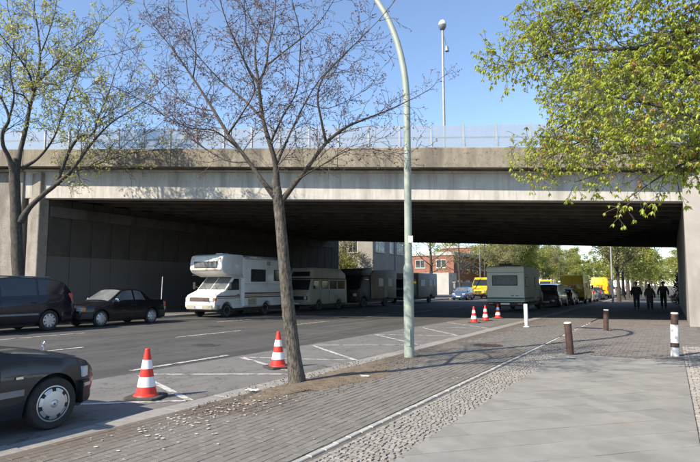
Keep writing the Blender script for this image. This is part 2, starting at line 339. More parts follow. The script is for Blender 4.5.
M['barrier_pane'] = pane_mat()

# ================================================================ SETTING: ground, road, pavements
ROADZ, LEFTZ = -.06, .06
def sheet(name, x0, x1, y0, y1, z, m, kind='structure', nx=1, ny=1, parent=None):
    b = MB(); b.grid(lambda u, v: (x0+(x1-x0)*u, y0+(y1-y0)*v, z), nx, ny)
    o = b.build(name, m, parent)
    if kind and parent is None: o['kind'] = kind
    return o
sheet('ground', -900, 900, -600, 1600, -.14, M['ground'])
road = sheet('road', -22.4, -5.95, -60, 700, ROADZ, M['asphalt'], nx=2, ny=40)
sheet('parking_bay', -8.9, -5.96, -60, 62, ROADZ+.004, M['asphalt_bay'], nx=1, ny=20)

def marking(pts, w, wobble=0):
    """one painted strip through ground points (x,y)"""
    b = MB(); a, c = Vector((*pts[0], 0)), Vector((*pts[1], 0)); t = (c-a).normalized(); n = Vector((-t.y, t.x, 0))*w/2
    z = Vector((0, 0, ROADZ+.009)); b.add([a-n+z, c-n+z, c+n+z, a+n+z], [(0, 1, 2, 3)])
    o = b.build('painted_line', M['paint_white'], road); return o
for y0, y1 in ((-14.5, -11.5), (-8.5, -5.2), (1, 4), (7.2, 10.0), (13.3, 16.4), (19.9, 22.6), (26.2, 29.2), (32.5, 35.5), (39, 42), (45, 48), (64, 67), (70, 73)):
    marking([(-13.75, y0), (-13.75, y1)], .14)
for y0, y1 in ((-10, -7), (-4.5, -1.5), (1.7, 4.7), (7.75, 10.55)):
    marking([(-9.2, y0), (-9.2, y1)], .13)
for y0, y1 in ((-9.5, -6.5), (-2, 1.4), (5.6, 13.0), (19.6, 22.0), (28, 31)):
    marking([(-17.8, y0), (-17.8, y1)], .12)
# zigzag line along the parking bay
LY = [4.1, 7.5, 10.4, 13.4, 17.3, 21.2, 24.4]; KY = [2.9, 6.2, 9.0, 11.2, 14.9, 18.2, 21.8]
for i, y in enumerate(LY):
    L = (-8.7, y); marking([L, (-6.1, KY[i])], .11)
    if i+1 < len(KY): marking([L, (-6.1, KY[i+1])], .11)

# granite kerb of the right pavement: one stone per metre, flush and slightly proud
pav = sheet('pavement', -5.57, 12, -40, 700, -.035, M['pavement_base'], nx=2, ny=30)
kb = MB(); kb.box(-.185, .185, -.492, .492, -.16, 0)
kme = kb.mesh('kerb_stone', M['granite'], None, (.012, 2))
rnd = random.Random(4)
for i in range(0, 62):
    y = -4+i
    inst('kerb_stone', kme, pav, (-5.76+rnd.uniform(-.005, .005), y, -.012+rnd.uniform(-.006, .006)), (0, 0, rnd.uniform(-.003, .003)))
lp = sheet('far_pavement', -50, -22.6, -60, 700, LEFTZ, M['pavement_base'], nx=2, ny=30)
for i in range(0, 70):
    inst('kerb_stone', kme, lp, (-22.5, -6+i, LEFTZ+.004), (0, 0, rnd.uniform(-.003, .003)))
b = MB(); b.box(-22.66, -22.3, 64, 700, -.1, LEFTZ+.003); b.build('kerb_strip', M['granite'], lp)
b = MB(); b.box(-5.94, -5.58, 58, 700, -.1, -.002); b.build('kerb_strip', M['granite'], pav)

def stone_mesh(name, sx_, sy_, h, bev, m):
    b = MB(); t = bev
    b.add([(-sx_, -sy_, -h), (sx_, -sy_, -h), (sx_, sy_, -h), (-sx_, sy_, -h), (-sx_, -sy_, -t), (sx_, -sy_, -t), (sx_, sy_, -t), (-sx_, sy_, -t),
           (-sx_+t, -sy_+t, 0), (sx_-t, -sy_+t, 0), (sx_-t, sy_-t, 0), (-sx_+t, sy_-t, 0)],
          [(0, 1, 5, 4), (1, 2, 6, 5), (2, 3, 7, 6), (3, 0, 4, 7), (4, 5, 9, 8), (5, 6, 10, 9), (6, 7, 11, 10), (7, 4, 8, 11), (8, 9, 10, 11)])
    return b.mesh(name, m, fix=False)
def stone_into(b, x, y, z, sx_, sy_, rz, bev, h=.03, quad=None):
    c, s = math.cos(rz), math.sin(rz); t = bev
    P = lambda u, w, k: (x+u*c-w*s, y+u*s+w*c, z+k)
    q = [(-sx_, -sy_), (sx_, -sy_), (sx_, sy_), (-sx_, sy_)]
    if quad: q = quad
    vs_ = [P(u, w, -h) for u, w in q] + [P(u*(1-t/sx_), w*(1-t/sy_), 0) for u, w in q]
    b.add(vs_, [(0, 1, 5, 4), (1, 2, 6, 5), (2, 3, 7, 6), (3, 0, 4, 7), (4, 5, 6, 7)])

# brown-grey brick pavers between kerb and pale ribbon: 20 x 10 cm, laid along the street
pme = stone_mesh('paver', .1008, .0492, .03, .004, M['paver'])
cells = []
for j in range(24):
    x = -5.52+j*.1025
    for i in range(0, 150):
        y = 2.0+i*.203+(j % 2)*.1
        if (x+5.35)**2+((y-8.05)*.75)**2 < .85**2 and x < -4.75: continue
        d = -x*math.sin(YAW)+y*math.cos(YAW)
        u = x*math.cos(YAW)+y*math.sin(YAW)
        px = 350+FPX*u/max(d, .1); py = 285+FPX*CAMH/max(d, .1)
        cells.append((0 if (py < 470 and px > -10) else 1, d, x, y))
cells.sort()
stuff = MB(); rnd = random.Random(7)
for k, (off, d, x, y) in enumerate(cells):
    x += rnd.uniform(-.002, .002); z = -.004+rnd.uniform(-.002, .002)+.002*noise.noise((x*.9, y*.9, 3))
    rz = math.pi/2+rnd.uniform(-.008, .008)
    if k < 300: inst('paver', pme, pav, (x, y, z), (rnd.uniform(-.012, .012), rnd.uniform(-.012, .012), rz))
    else: stone_into(stuff, x, y, z, .1008, .0492, rz, .004)
o = stuff.build('pavers', M['paver_stuff'], pav, fix=False); o['kind'] = 'stuff'
# dark joint beds under stones
b = MB()
def bed_pt(u, v):
    x, y = -5.57+2.47*u, .5+32.5*v
    return (x, y, -.0135+.004*max(-1, min(1, 1.9*noise.noise((x*3.1, y*3.1, 7))+.9*noise.noise((x*9, y*9, 2)))))
b.grid(bed_pt, 40, 420); b.build('joint_bed', M['joint_soil'], pav, fix=False)
sheet('joint_bed', -3.1, 4.2, .5, 27, -.0135, M['joint_soil'], None, parent=pav)
# pale ribbon stones
rme = stone_mesh('ribbon_stone', .036, .122, .03, .008, M['ribbon'])
for i in range(0, 118):
    y = 1.2+i*.255
    if y > 26.5: break
    if rnd.random() < (0 if y < 15 else .3): continue
    inst('ribbon_stone', rme, pav, (-3.045+rnd.uniform(-.006, .006), y, rnd.uniform(-.001, .004)), (0, 0, rnd.uniform(-.02, .02)))
# mosaic strip (small cobbles laid in wavy courses)
stuff = MB()
for (x0, x1, y0, y1, seed) in ((-2.97, -2.3, 1.2, 14.3, 1),):
    y = y0
    while y < y1:
        x = x0+.03
        row = rnd.uniform(-.01, .01)
        while x < x1:
            w = rnd.uniform(.024, .037)
            yy = y+.05*math.sin((x-x0)*9+.6*math.sin(y*1.7))+row
            q = [(u*w+rnd.uniform(-.006, .006), v*.031+rnd.uniform(-.004, .004)) for u, v in ((-1, -1), (1, -1), (1, 1), (-1, 1))]
            stone_into(stuff, x+w, yy, rnd.uniform(-.004, .003), w, .031, rnd.uniform(-.1, .1), .006, .03, q)
            x += 2*w+.005
        y += .066
o = stuff.build('mosaic_cobbles', M['mosaic'], pav, fix=False); o['kind'] = 'stuff'
stuff = MB(); y = 5.0
while y < 17.5:
    x = .2
    while x < 3.2:
        w = rnd.uniform(.024, .038)
        q = [(u*w+rnd.uniform(-.007, .007), v*.031+rnd.uniform(-.007, .007)) for u, v in ((-1, -1), (1, -1), (1, 1), (-1, 1))]
        stone_into(stuff, x+w, y+.04*math.sin(x*7), rnd.uniform(-.004, .003), w, .032, rnd.uniform(-.12, .12), .008, .03, q)
        x += 2*w+.005
    y += .071
o = stuff.build('pale_cobbles', M['mosaic_pale'], pav, fix=False); o['kind'] = 'stuff'
# big concrete slabs laid diagonally between x=-2.3 and x=0.2
def clip(poly, nx_, ny_, c):
    out = []
    for i in range(len(poly)):
        a, b_ = poly[i], poly[(i+1) % len(poly)]
        da, db = nx_*a[0]+ny_*a[1]-c, nx_*b_[0]+ny_*b_[1]-c
        if da <= 0: out.append(a)
        if da*db < 0:
            t = da/(da-db); out.append((a[0]+(b_[0]-a[0])*t, a[1]+(b_[1]-a[1])*t))
    return out
S = .5; half = S/2-.003; slabs = []
sme = None; fullb = MB()
fullb.prism([(-half-.0022, -half), (half+.0022, -half), (half+.0022, half), (-half-.0022, half)], -.05, 0, 'z')
sme = fullb.mesh('slab', M['slab'], None)
c45 = math.cos(math.pi/4)
for i in range(-40, 60):
    for j in range(-40, 60):
        u, v = i*S+(.25 if j % 2 else 0), j*S
        x, y = (u-v)*c45-1.05, (u+v)*c45+1.0
        if not (-2.7 < x < .6 and 3.0 < y < 14.6): continue
        cor = [(x+(a-b_)*c45, y+(a+b_)*c45) for a, b_ in ((-half, -half), (half, -half), (half, half), (-half, half))]
        poly = clip(clip(clip(cor, -1, 0, 2.29), 1, 0, .19), 0, 1, 14.15)
        if len(poly) < 3: continue
        area = abs(sum(poly[k][0]*poly[(k+1) % len(poly)][1]-poly[(k+1) % len(poly)][0]*poly[k][1] for k in range(len(poly))))/2
        if area < .004: continue
        z = rnd.uniform(-.0015, .0015); tilt = (rnd.uniform(-.003, .003), rnd.uniform(-.003, .003), math.pi/4)
        if area > .97*(2*half)**2:
            inst('slab', sme, pav, (x, y, z), tilt)
        else:
            b = MB(); b.prism([(p[0]-x, p[1]-y) for p in poly], -.05, 0, 'z'); o = b.build('slab', M['slab'], pav); o.location = (x, y, z)
# an edging of small setts either side of the slabs
for xx in (.21, -2.3):
    pass
# reddish square pavers further on, around the bollards and under the bridge mouth
stuff = MB(); y = 14.3
while y < 29:
    x = -2.9
    off = 0 if int(y/.205) % 2 else .1
    while x < .62+ (1.5 if y < 24 else 0):
        stone_into(stuff, x+off, y, rnd.uniform(-.006, .003), .098, .098, rnd.uniform(-.02, .02), .006)
        x += .206
    y += .205
o = stuff.build('square_pavers', M['paver_red'], pav, fix=False); o['kind'] = 'stuff'

# trodden earth round the middle tree
b = MB()
def soil_pt(u, v):
    a = 2*math.pi*u; rr = v*(1+.25*math.sin(3*a+1)+.12*math.sin(7*a))
    x, y = -5.1+.5*rr*math.cos(a), 8.75+2.1*rr*math.sin(a)
    x = max(x, -5.56)
    z = -.004+.05*max(0, 1-v)**.7+.02*noise.noise((x*6, y*6, 0))*(1-v*.6)
    return (x, y, z)
b.grid(soil_pt, 48, 14)
tag(b.build('soil_patch', M['soil'], None, 60), kind='structure')
# loose crumbs of earth and pale petals lying on the pavers and the kerb
stuff = MB(); rnd = random.Random(21)
for k in range(1500):
    a, rr = rnd.uniform(0, 6.28), rnd.random()**.6*1.35
    x, y = max(-5.9, -5.15+.62*rr*math.cos(a)), 8.75+2.5*rr*math.sin(a)
    s_ = rnd.choice([.003, .004, .005, .006, .008, .011]); z = .006+s_*.3 if rr > .8 else .02
    b_ = Matrix.Translation((x, y, z)) @ Matrix.Rotation(rnd.uniform(0, 6), 4, (rnd.random(), rnd.random(), 1))
    stuff.box(-s_, s_, -s_*.8, s_*.8, -s_*.5, s_*.5, M=b_)
o = stuff.build('earth_crumbs', M['soil'], None, fix=False); tag(o, 'crumbs of brown earth scattered round the middle tree', 'earth', kind='stuff')
stuff = MB()
for k in range(360):
    px, py = rnd.gauss(0, 1), rnd.gauss(0, 1)
    x = -5.0+px*.28; y = 5.7+py*.95
    if rnd.random() < .12: x, y = rnd.uniform(-5.6, -3.2), rnd.uniform(3.5, 14)
    if x < -5.55: x = rnd.uniform(-5.5, -4.9)
    s_ = rnd.choice([.006, .008, .011, .016, .023]); a = rnd.uniform(0, 6.28); w = s_*rnd.uniform(.5, 1)
    n = 6; zp = rnd.uniform(.007, .011)
    vs_ = [(x+math.cos(a)*s_*math.cos(t)-math.sin(a)*w*math.sin(t), y+math.sin(a)*s_*math.cos(t)+math.cos(a)*w*math.sin(t), zp) for t in [2*math.pi*i/n for i in range(n)]]
    stuff.add(vs_, [tuple(range(n))])
o = stuff.build('fallen_petals', M['petal'], None, fix=False); tag(o, 'pale petals strewn over the brown pavers by the kerb', 'petals', kind='stuff')
# two scraps of paper
for (px, py, lab, n_) in ((364, 377, 'crumpled white paper scrap lying on the pavers right of the tree', 'paper_scrap'), (252, 391, 'small white paper scrap lying by the kerb left of the tree', 'paper_scrap'), (570, 358, 'white paper scrap at the foot of the leaning brown bollard', 'paper_scrap')):
    p = on_ground(px, py, .01); b = MB()
    b.grid(lambda u, v: ((u-.5)*.2, (v-.5)*.11, .018+.022*noise.noise((u*4, v*4, px))), 6, 5)
    tag(b.build(n_, M['litter'], None, loc=(p.x, p.y, .012)), lab, 'paper')

# manhole covers: one in the pavement past the lamp, two in the road
for (x, y, z, rr, lab) in ((-4.3, 15.2, .001, .33, 'round rusty manhole cover in the pavement past the lamp'), (-11.3, 12.0, ROADZ+.002, .34, 'round iron manhole cover in the near lane'), (-16.0, 17.5, ROADZ+.002, .34, 'round iron manhole cover in the far lane')):
    r_ = empty('manhole_cover', (x, y, z), .3, lab, 'manhole cover')
    b = MB(); b.lathe([(rr+.06, -.03), (rr+.06, .006), (rr, .006), (rr-.005, 0)], 36); b.build('frame', M['cone_base'], r_, 40)
    b = MB(); b.lathe([(rr-.012, -.03), (rr-.012, .004), (.01, .006)], 36)
    for i in range(-4, 5):
        for j in range(-4, 5):
            if (i*.065)**2+(j*.065)**2 < (rr-.07)**2: b.box(i*.065-.02, i*.065+.02, j*.065-.02, j*.065+.02, .004, .012)
    b.build('lid', M['rust_brown'] if z > 0 else M['cone_base'], r_)
# a drain grating in the gutter
dr = empty('drain_grating', (-6.12, 10.4, ROADZ+.002), 0, 'iron drain grating in the gutter between the cone and the lamp', 'drain')
b = MB(); b.box(-.2, .2, -.25, .25, -.05, .002); b.build('frame', M['cone_base'], dr)
for k in range(7): b = MB(); b.box(-.17, .17, -.22+k*.07, -.19+k*.07, .002, .012); b.build('bar', M['metal_grey'], dr)

# ================================================================ BRIDGE
BA = R(17.6); BR = Matrix.Translation((.62, 26.2, 0)) @ Matrix.Rotation(BA, 4, 'Z')
SL, SLT = -.035, -.0445        # the deck rises to the left a little more than the soffit
def bp(p): return (p[0], p[1], p[2]+(SL+(SLT-SL)*min(1, max(0, (p[2]-4.95)/1.15)))*p[0])
XL, XR = -78, 48
bridge = empty('road_bridge', (.62, 26.2, 0), BA, 'long weathered concrete road bridge crossing above the street', 'bridge')
def bpart(name, prof, m, x0=XL, x1=XR, bev=.02, parent=None, smooth=None):
    b = MB(); b.prism(prof, x0, x1, 'x', fun=bp); return b.build(name, m, parent or bridge, smooth, (bev, 1) if bev else None)
WB = 26.2
bpart('edge_beam', [(0, 4.92), (.55, 4.92), (.55, 6.2), (0, 6.2)], M['concrete'], bev=.025)
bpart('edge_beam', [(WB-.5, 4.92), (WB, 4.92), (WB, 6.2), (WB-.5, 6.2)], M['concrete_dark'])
# parapet in cast lengths with recessed joints
xs = XL
while xs < XR:
    L = 8.0
    bpart('parapet', [(-.80, 6.12), (.3, 6.2), (.3, 6.62), (-.42, 6.62), (-.42, 6.98), (-.46, 7.0), (-.76, 7.0), (-.80, 6.96)], M['concrete_parapet'], xs+.008, xs+L-.008, .012)
    xs += L
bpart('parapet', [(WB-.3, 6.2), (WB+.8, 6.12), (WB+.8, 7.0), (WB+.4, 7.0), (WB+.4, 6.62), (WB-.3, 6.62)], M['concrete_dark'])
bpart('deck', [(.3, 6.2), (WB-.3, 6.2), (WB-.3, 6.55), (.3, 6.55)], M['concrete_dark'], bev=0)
g = MB()
gy = 2.0
while gy < WB-1.5:
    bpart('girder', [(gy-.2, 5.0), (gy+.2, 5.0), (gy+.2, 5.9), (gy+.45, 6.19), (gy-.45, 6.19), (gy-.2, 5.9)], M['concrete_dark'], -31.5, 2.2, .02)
    gy += 1.62
# a slim drip ledge where the parapet meets the beam
bpart('drip_ledge', [(-.12, 6.02), (-.002, 6.02), (-.002, 6.115), (-.12, 6.115)], M['concrete'], bev=.01)
# barrier: posts and panes
post_b = MB(); post_b.box(-.045, .045, -.05, .05, 0, 1.02); pme_ = post_b.mesh('barrier_post', M['galv'], None, (.008, 1))
pane_b = MB(); pane_b.box(-.635, .635, -.01, .01, .06, .98); pane_me = pane_b.mesh('barrier_pane', M['barrier_pane'], None)
rail_b = MB(); rail_b.box(-.635, .635, -.03, .03, .44, .5); rail_me = rail_b.mesh('barrier_rail', M['galv'], None, (.006, 1))
bolt_b = MB(); bolt_b.box(-.07, .07, -.075, .075, 0, .03); bolt_me = bolt_b.mesh('foot_plate', M['galv'])
x = -48.0
while x < 14:
    z0 = 7.0+SLT*x
    po = inst('barrier_post', pme_, bridge, (x, -.6, z0)); inst('foot_plate', bolt_me, po, (0, 0, 0))
    pn = inst('barrier_pane', pane_me, bridge, (x+.68, -.6, z0+SLT*.68), (0, -math.atan(SLT), 0))
    inst('barrier_rail', rail_me, pn, (0, .062, 0))
    x += 1.36
# guard rail and far barrier across the deck
x = -48.0; far_post = MB(); far_post.box(-.05, .05, -.05, .05, 0, 1.9); fpm = far_post.mesh('far_post', M['galv'])
far_pane = MB(); far_pane.box(-1.33, 1.33, -.01, .01, .1, 1.85); fpn = far_pane.mesh('far_pane', M['barrier_pane'])
while x < 20:
    z0 = 6.98+SLT*x
    inst('barrier_post', fpm, bridge, (x, WB+.6, z0)); inst('barrier_pane', fpn, bridge, (x+1.4, WB+.6, z0+SLT*1.4), (0, -math.atan(SLT), 0))
    x += 2.8
bpart('guard_rail', [(1.0, 7.1), (1.06, 7.1), (1.09, 7.25), (1.06, 7.4), (1.0, 7.4), (1.03, 7.25)], M['galv'], -60, 30, 0)
for k in range(14):
    gx = -46+k*4.5; b = MB(); b.box(gx-.05, gx+.05, 1.1, 1.2, 6.55+SLT*gx, 7.35+SLT*gx); b.build('guard_post', M['galv'], bridge)
# abutment walls; inner faces follow the street
abl = empty('abutment_wall', (-27.4, 17.4, 0), 0, 'dark panelled concrete abutment wall on the left side of the underpass', 'abutment wall')
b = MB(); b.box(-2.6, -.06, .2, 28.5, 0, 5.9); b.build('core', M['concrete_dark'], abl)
pan = MB(); pan.box(-.06, 0, .012, 1.258, 0, 6.0)
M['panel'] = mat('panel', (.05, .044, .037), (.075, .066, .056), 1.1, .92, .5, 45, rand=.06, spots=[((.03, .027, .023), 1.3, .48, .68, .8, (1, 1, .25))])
# lower part coated with flat grey anti-graffiti paint
def painted_panel():
    m = M['panel']; nt = m.node_tree; N = nt.nodes; Lk = nt.links; bs = N['Principled BSDF']
    src = bs.inputs['Base Color'].links[0].from_socket
    tc = N.new('ShaderNodeTexCoord'); sp = N.new('ShaderNodeSeparateXYZ'); Lk.new(tc.outputs['Object'], sp.inputs[0])
    gt = N.new('ShaderNodeMath'); gt.operation = 'LESS_THAN'; gt.inputs[1].default_value = 3.05; Lk.new(sp.outputs['Z'], gt.inputs[0])
    mx = N.new('ShaderNodeMixRGB'); Lk.new(gt.outputs[0], mx.inputs[0]); Lk.new(src, mx.inputs[1]); mx.inputs[2].default_value = (.105, .104, .098, 1)
    Lk.new(mx.outputs[0], bs.inputs['Base Color'])
painted_panel()
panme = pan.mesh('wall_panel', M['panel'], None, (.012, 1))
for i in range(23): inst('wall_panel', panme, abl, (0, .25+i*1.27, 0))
b = MB(); b.box(-.9, .02, -.3, .24, 0, 7.25); b.build('end_pillar', M['wing_stone'], abl, None, (.03, 1))
b = MB(); b.box(.03, .12, .3, 28.4, 5.05, 5.6); b.build('bearing_ledge', M['concrete_dark'], abl)
wl = empty('wing_wall', (-28.55, 17.2, 0), BA, 'pale sunlit wing wall behind the left tree trunk', 'retaining wall')
b = MB(); b.box(-24, 0, -.35, .6, 0, 7.35); b.build('wall', M['wing_stone'], wl, None, (.03, 1))
b = MB(); b.box(-24, 0, -.5, .62, 7.35, 7.5); b.build('coping', M['concrete_parapet'], wl, None, (.02, 1))
abr = empty('abutment_wall', (.62, 26.3, 0), 0, 'concrete abutment wall along the right side of the underpass pavement', 'abutment wall')
b = MB(); b.box(.05, 2.6, .1, 28.5, -.02, 5.1); b.build('core', M['concrete_dark'], abr)
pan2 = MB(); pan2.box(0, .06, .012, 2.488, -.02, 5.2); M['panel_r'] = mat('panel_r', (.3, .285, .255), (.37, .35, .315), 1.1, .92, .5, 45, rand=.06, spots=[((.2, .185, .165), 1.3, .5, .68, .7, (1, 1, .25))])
pan2me = pan2.mesh('wall_panel', M['panel_r'], None, (.012, 1))
for i in range(11): inst('wall_panel', pan2me, abr, (0, .3+i*2.5, 0))
b = MB(); b.box(-.02, .62, -.55, .28, -.03, 6.0); b.build('end_pillar', M['panel_r'], abr, None, (.03, 1))
wr = empty('wing_wall', (1.25, 26.05, 0), BA, 'lit concrete wing wall at the right edge beside the pavement', 'retaining wall')
b = MB(); b.box(.02, 24, -.32, .6, -.03, 5.95); b.build('wall', M['wing_stone'], wr, None, (.03, 1))
b = MB(); b.box(0, .9, -.06, .05, 0, .62); b.box(.04, .86, -.075, -.06, .04, .58)
bx = b.build('wall_box', M['metal_grey'], None, None, (.01, 1)); bx.location = (1.47, 25.76, 1.72); bx.rotation_euler.z = BA
tag(bx, 'dark grey metal box fixed to the concrete wing wall at the right edge', 'wall box')

# lamp standing on the bridge deck
bl = empty('bridge_lamp', (0, 0, 0), 0, 'slim grey lamp post with globe head rising above the bridge barrier', 'lamp post')
pb = at_depth(444, 123, 27.5); pt = at_depth(443.6, 30, 27.5)
bl.location = (pb.x, pb.y, 6.8)
b = MB(); b.tube([(0, 0, 0), (0, 0, pt.z-6.8)], [.085, .055], 10); b.build('pole', M['galv'], bl, 40)
zt = pt.z-6.8
b = MB(); b.lathe([(.02, zt-.02), (.12, zt+.02), (.19, zt+.16), (.2, zt+.26)], 14); b.build('lamp_bowl', M['metal_grey'], bl, 50)
b = MB(); b.lathe([(.2, zt+.262), (.18, zt+.4), (.1, zt+.5), (.01, zt+.53)], 14); b.build('lamp_globe', M['frame_white'], bl, 50)
b = MB(); b.tube([(.02, 0, zt-.1), (.1, .02, zt-.5), (.16, .04, zt-.85)], .025, 6); b.build('bracket', M['metal_grey'], bl, 50)
b = MB(); b.prism([(-.09, -.14), (.09, -.14), (.05, .14), (-.05, .14)], -.1, .1, 'y'); o = b.build('floodlight', M['metal_grey'], bl, None, (.02, 1)); o.location = (.2, .04, zt-1.0)

# ================================================================ STREET LAMP (curved pale-green mast)
sl = empty('street_lamp', (-5.16, 11.95, 0), 0, 'tall pale green street lamp with curved top on the pavement', 'street lamp')
b = MB(); b.lathe([(.115, -.02), (.115, 1.9), (.108, 2.0), (.085, 2.08)], 18); b.build('base_sleeve', M['lamp_green'], sl, 40)
path = [(0, 0, 1.9), (0, 0, 5.75)]; rad = [.086, .08]
for k in range(1, 19):
    t = k/18; a = t*R(80)
    path.append((-3.1*(1-math.cos(a)), 0, 5.75+4.2*math.sin(a))); rad.append(.08-.03*t)
b = MB(); b.tube(path, rad, 14); b.build('mast', M['lamp_green'], sl, 60)
e = path[-1]
b = MB(); b.prism([(-.95, -.02), (-.9, .1), (-.5, .16), (0, .09), (.05, -.02), (-.3, -.1), (-.8, -.1)], -.14, .14, 'y'); o = b.build('lamp_head', M['galv'], sl, None, (.03, 2)); o.location = e
b = MB(); b.box(-.06, .06, -.004, .02, .25, .62); o = b.build('hatch', M['lamp_green'], sl, None, (.004, 1)); o.location = (.02, -.116, 0)
b = MB(); b.box(-.05, .05, -.01, .01, 0, .16); o = b.build('number_plate', M['white_worn'], sl); o.location = (.085, -.06, 2.55); o.rotation_euler.z = R(35)

# ================================================================ VEHICLES
def interp(pts, y):
    if y <= pts[0][0]: return pts[0][1]
    for (a, b_), (c, d) in zip(pts, pts[1:]):
        if y <= c: return b_+(d-b_)*(y-a)/max(c-a, 1e-6)
    return pts[-1][1]
def smooth_interp(pts, y, w=.07): return sum(interp(pts, y+k*w) for k in (-1, -.5, 0, .5, 1))/5

def wheel(parent, x, y, r, side, style='spoke', w=.2, n=7, rr=.66):
    """tyre mesh with a rim child; side = +1 for the +x side"""
    W = empty_wheel = None
    T = Matrix.Rotation(R(90)*side, 4, 'Y')
    b = MB(); hw_ = w/2
    b.lathe([(r*rr, -hw_*.9), (r*.93, -hw_), (r*.985, -hw_*.8), (r, -hw_*.5), (r, hw_*.5), (r*.985, hw_*.8), (r*.93, hw_), (r*.8, hw_*1.0), (r*rr, hw_*.9)], 30, T)
    ty = b.build('wheel', M['rubber'], parent, 40); ty.location = (x, y, r)
    ri = r*rr
    b = MB(); b.lathe([(ri, hw_*.92), (ri*.94, hw_*.95), (ri*.88, hw_*.72), (ri*.86, -hw_*.5)], 30, T, cap=False)
    if style == 'spoke':
        for k in range(n):
            a = 2*math.pi*k/n; Q = T @ Matrix.Rotation(a, 4, 'Z')
            b.add([Q @ Vector(p) for p in ((.1*ri, -.24*ri, hw_*.95), (.9*ri, -.17*ri, hw_*.9), (.9*ri, .17*ri, hw_*.9), (.1*ri, .24*ri, hw_*.95), (.1*ri, -.2*ri, hw_*.3), (.9*ri, -.11*ri, hw_*.4), (.9*ri, .11*ri, hw_*.4), (.1*ri, .2*ri, hw_*.3))],
                  [(0, 1, 2, 3), (0, 4, 5, 1), (3, 2, 6, 7), (0, 3, 7, 4)])
        b.lathe([(.26*ri, hw_*.5), (.26*ri, hw_*.82), (.2*ri, hw_*.92), (.01*ri, hw_*.94)], 16, T, cap=False)
    elif style == 'cap':     # domed hub cap with dark slots round the edge
        b.lathe([(ri*.9, hw_*.84), (ri*.82, hw_*.9)], 48, T, cap=False)
        for k in range(n):
            a0 = 2*math.pi*k/n; sp_ = 2*math.pi/n
            for (ra, rb) in ((.62, .84),):
                vs_ = []
                for q in range(5):
                    a = a0+sp_*(.26+.48*q/4)-sp_*.5
                    # solid sector between two slots
                    a = a0+sp_*(-.33+.66*q/4)
                    for rad_, zz in ((.66, 1.04), (.86, .9)): vs_.append(T @ Vector((ri*rad_*math.cos(a), ri*rad_*math.sin(a), hw_*zz)))
                b.add(vs_, [(2*q, 2*q+1, 2*q+3, 2*q+2) for q in range(4)])
        b.lathe([(ri*.7, hw_*.96), (ri*.68, hw_*1.04), (ri*.4, hw_*1.1), (ri*.24, hw_*1.12), (ri*.22, hw_*1.06), (ri*.18, hw_*1.12), (.01, hw_*1.14)], 48, T, cap=False)
    else:                    # plain steel wheel
        b.lathe([(ri*.88, hw_*.6), (ri*.7, hw_*.4), (ri*.5, hw_*.62), (ri*.3, hw_*.7), (.01, hw_*.72)], 24, T, cap=False)
    rim = b.build('rim', M['rim_silver'] if style != 'steel' else M['camper_grey'], ty, 40, fix=True)
    b = MB(); b.lathe([(.01, 0), (ri*.9, 0)], 20, T @ Matrix.Translation((0, 0, -hw_*.2)), cap=False)
    b.build('brake_disc', M['black_trim'], ty)
    return ty, rim

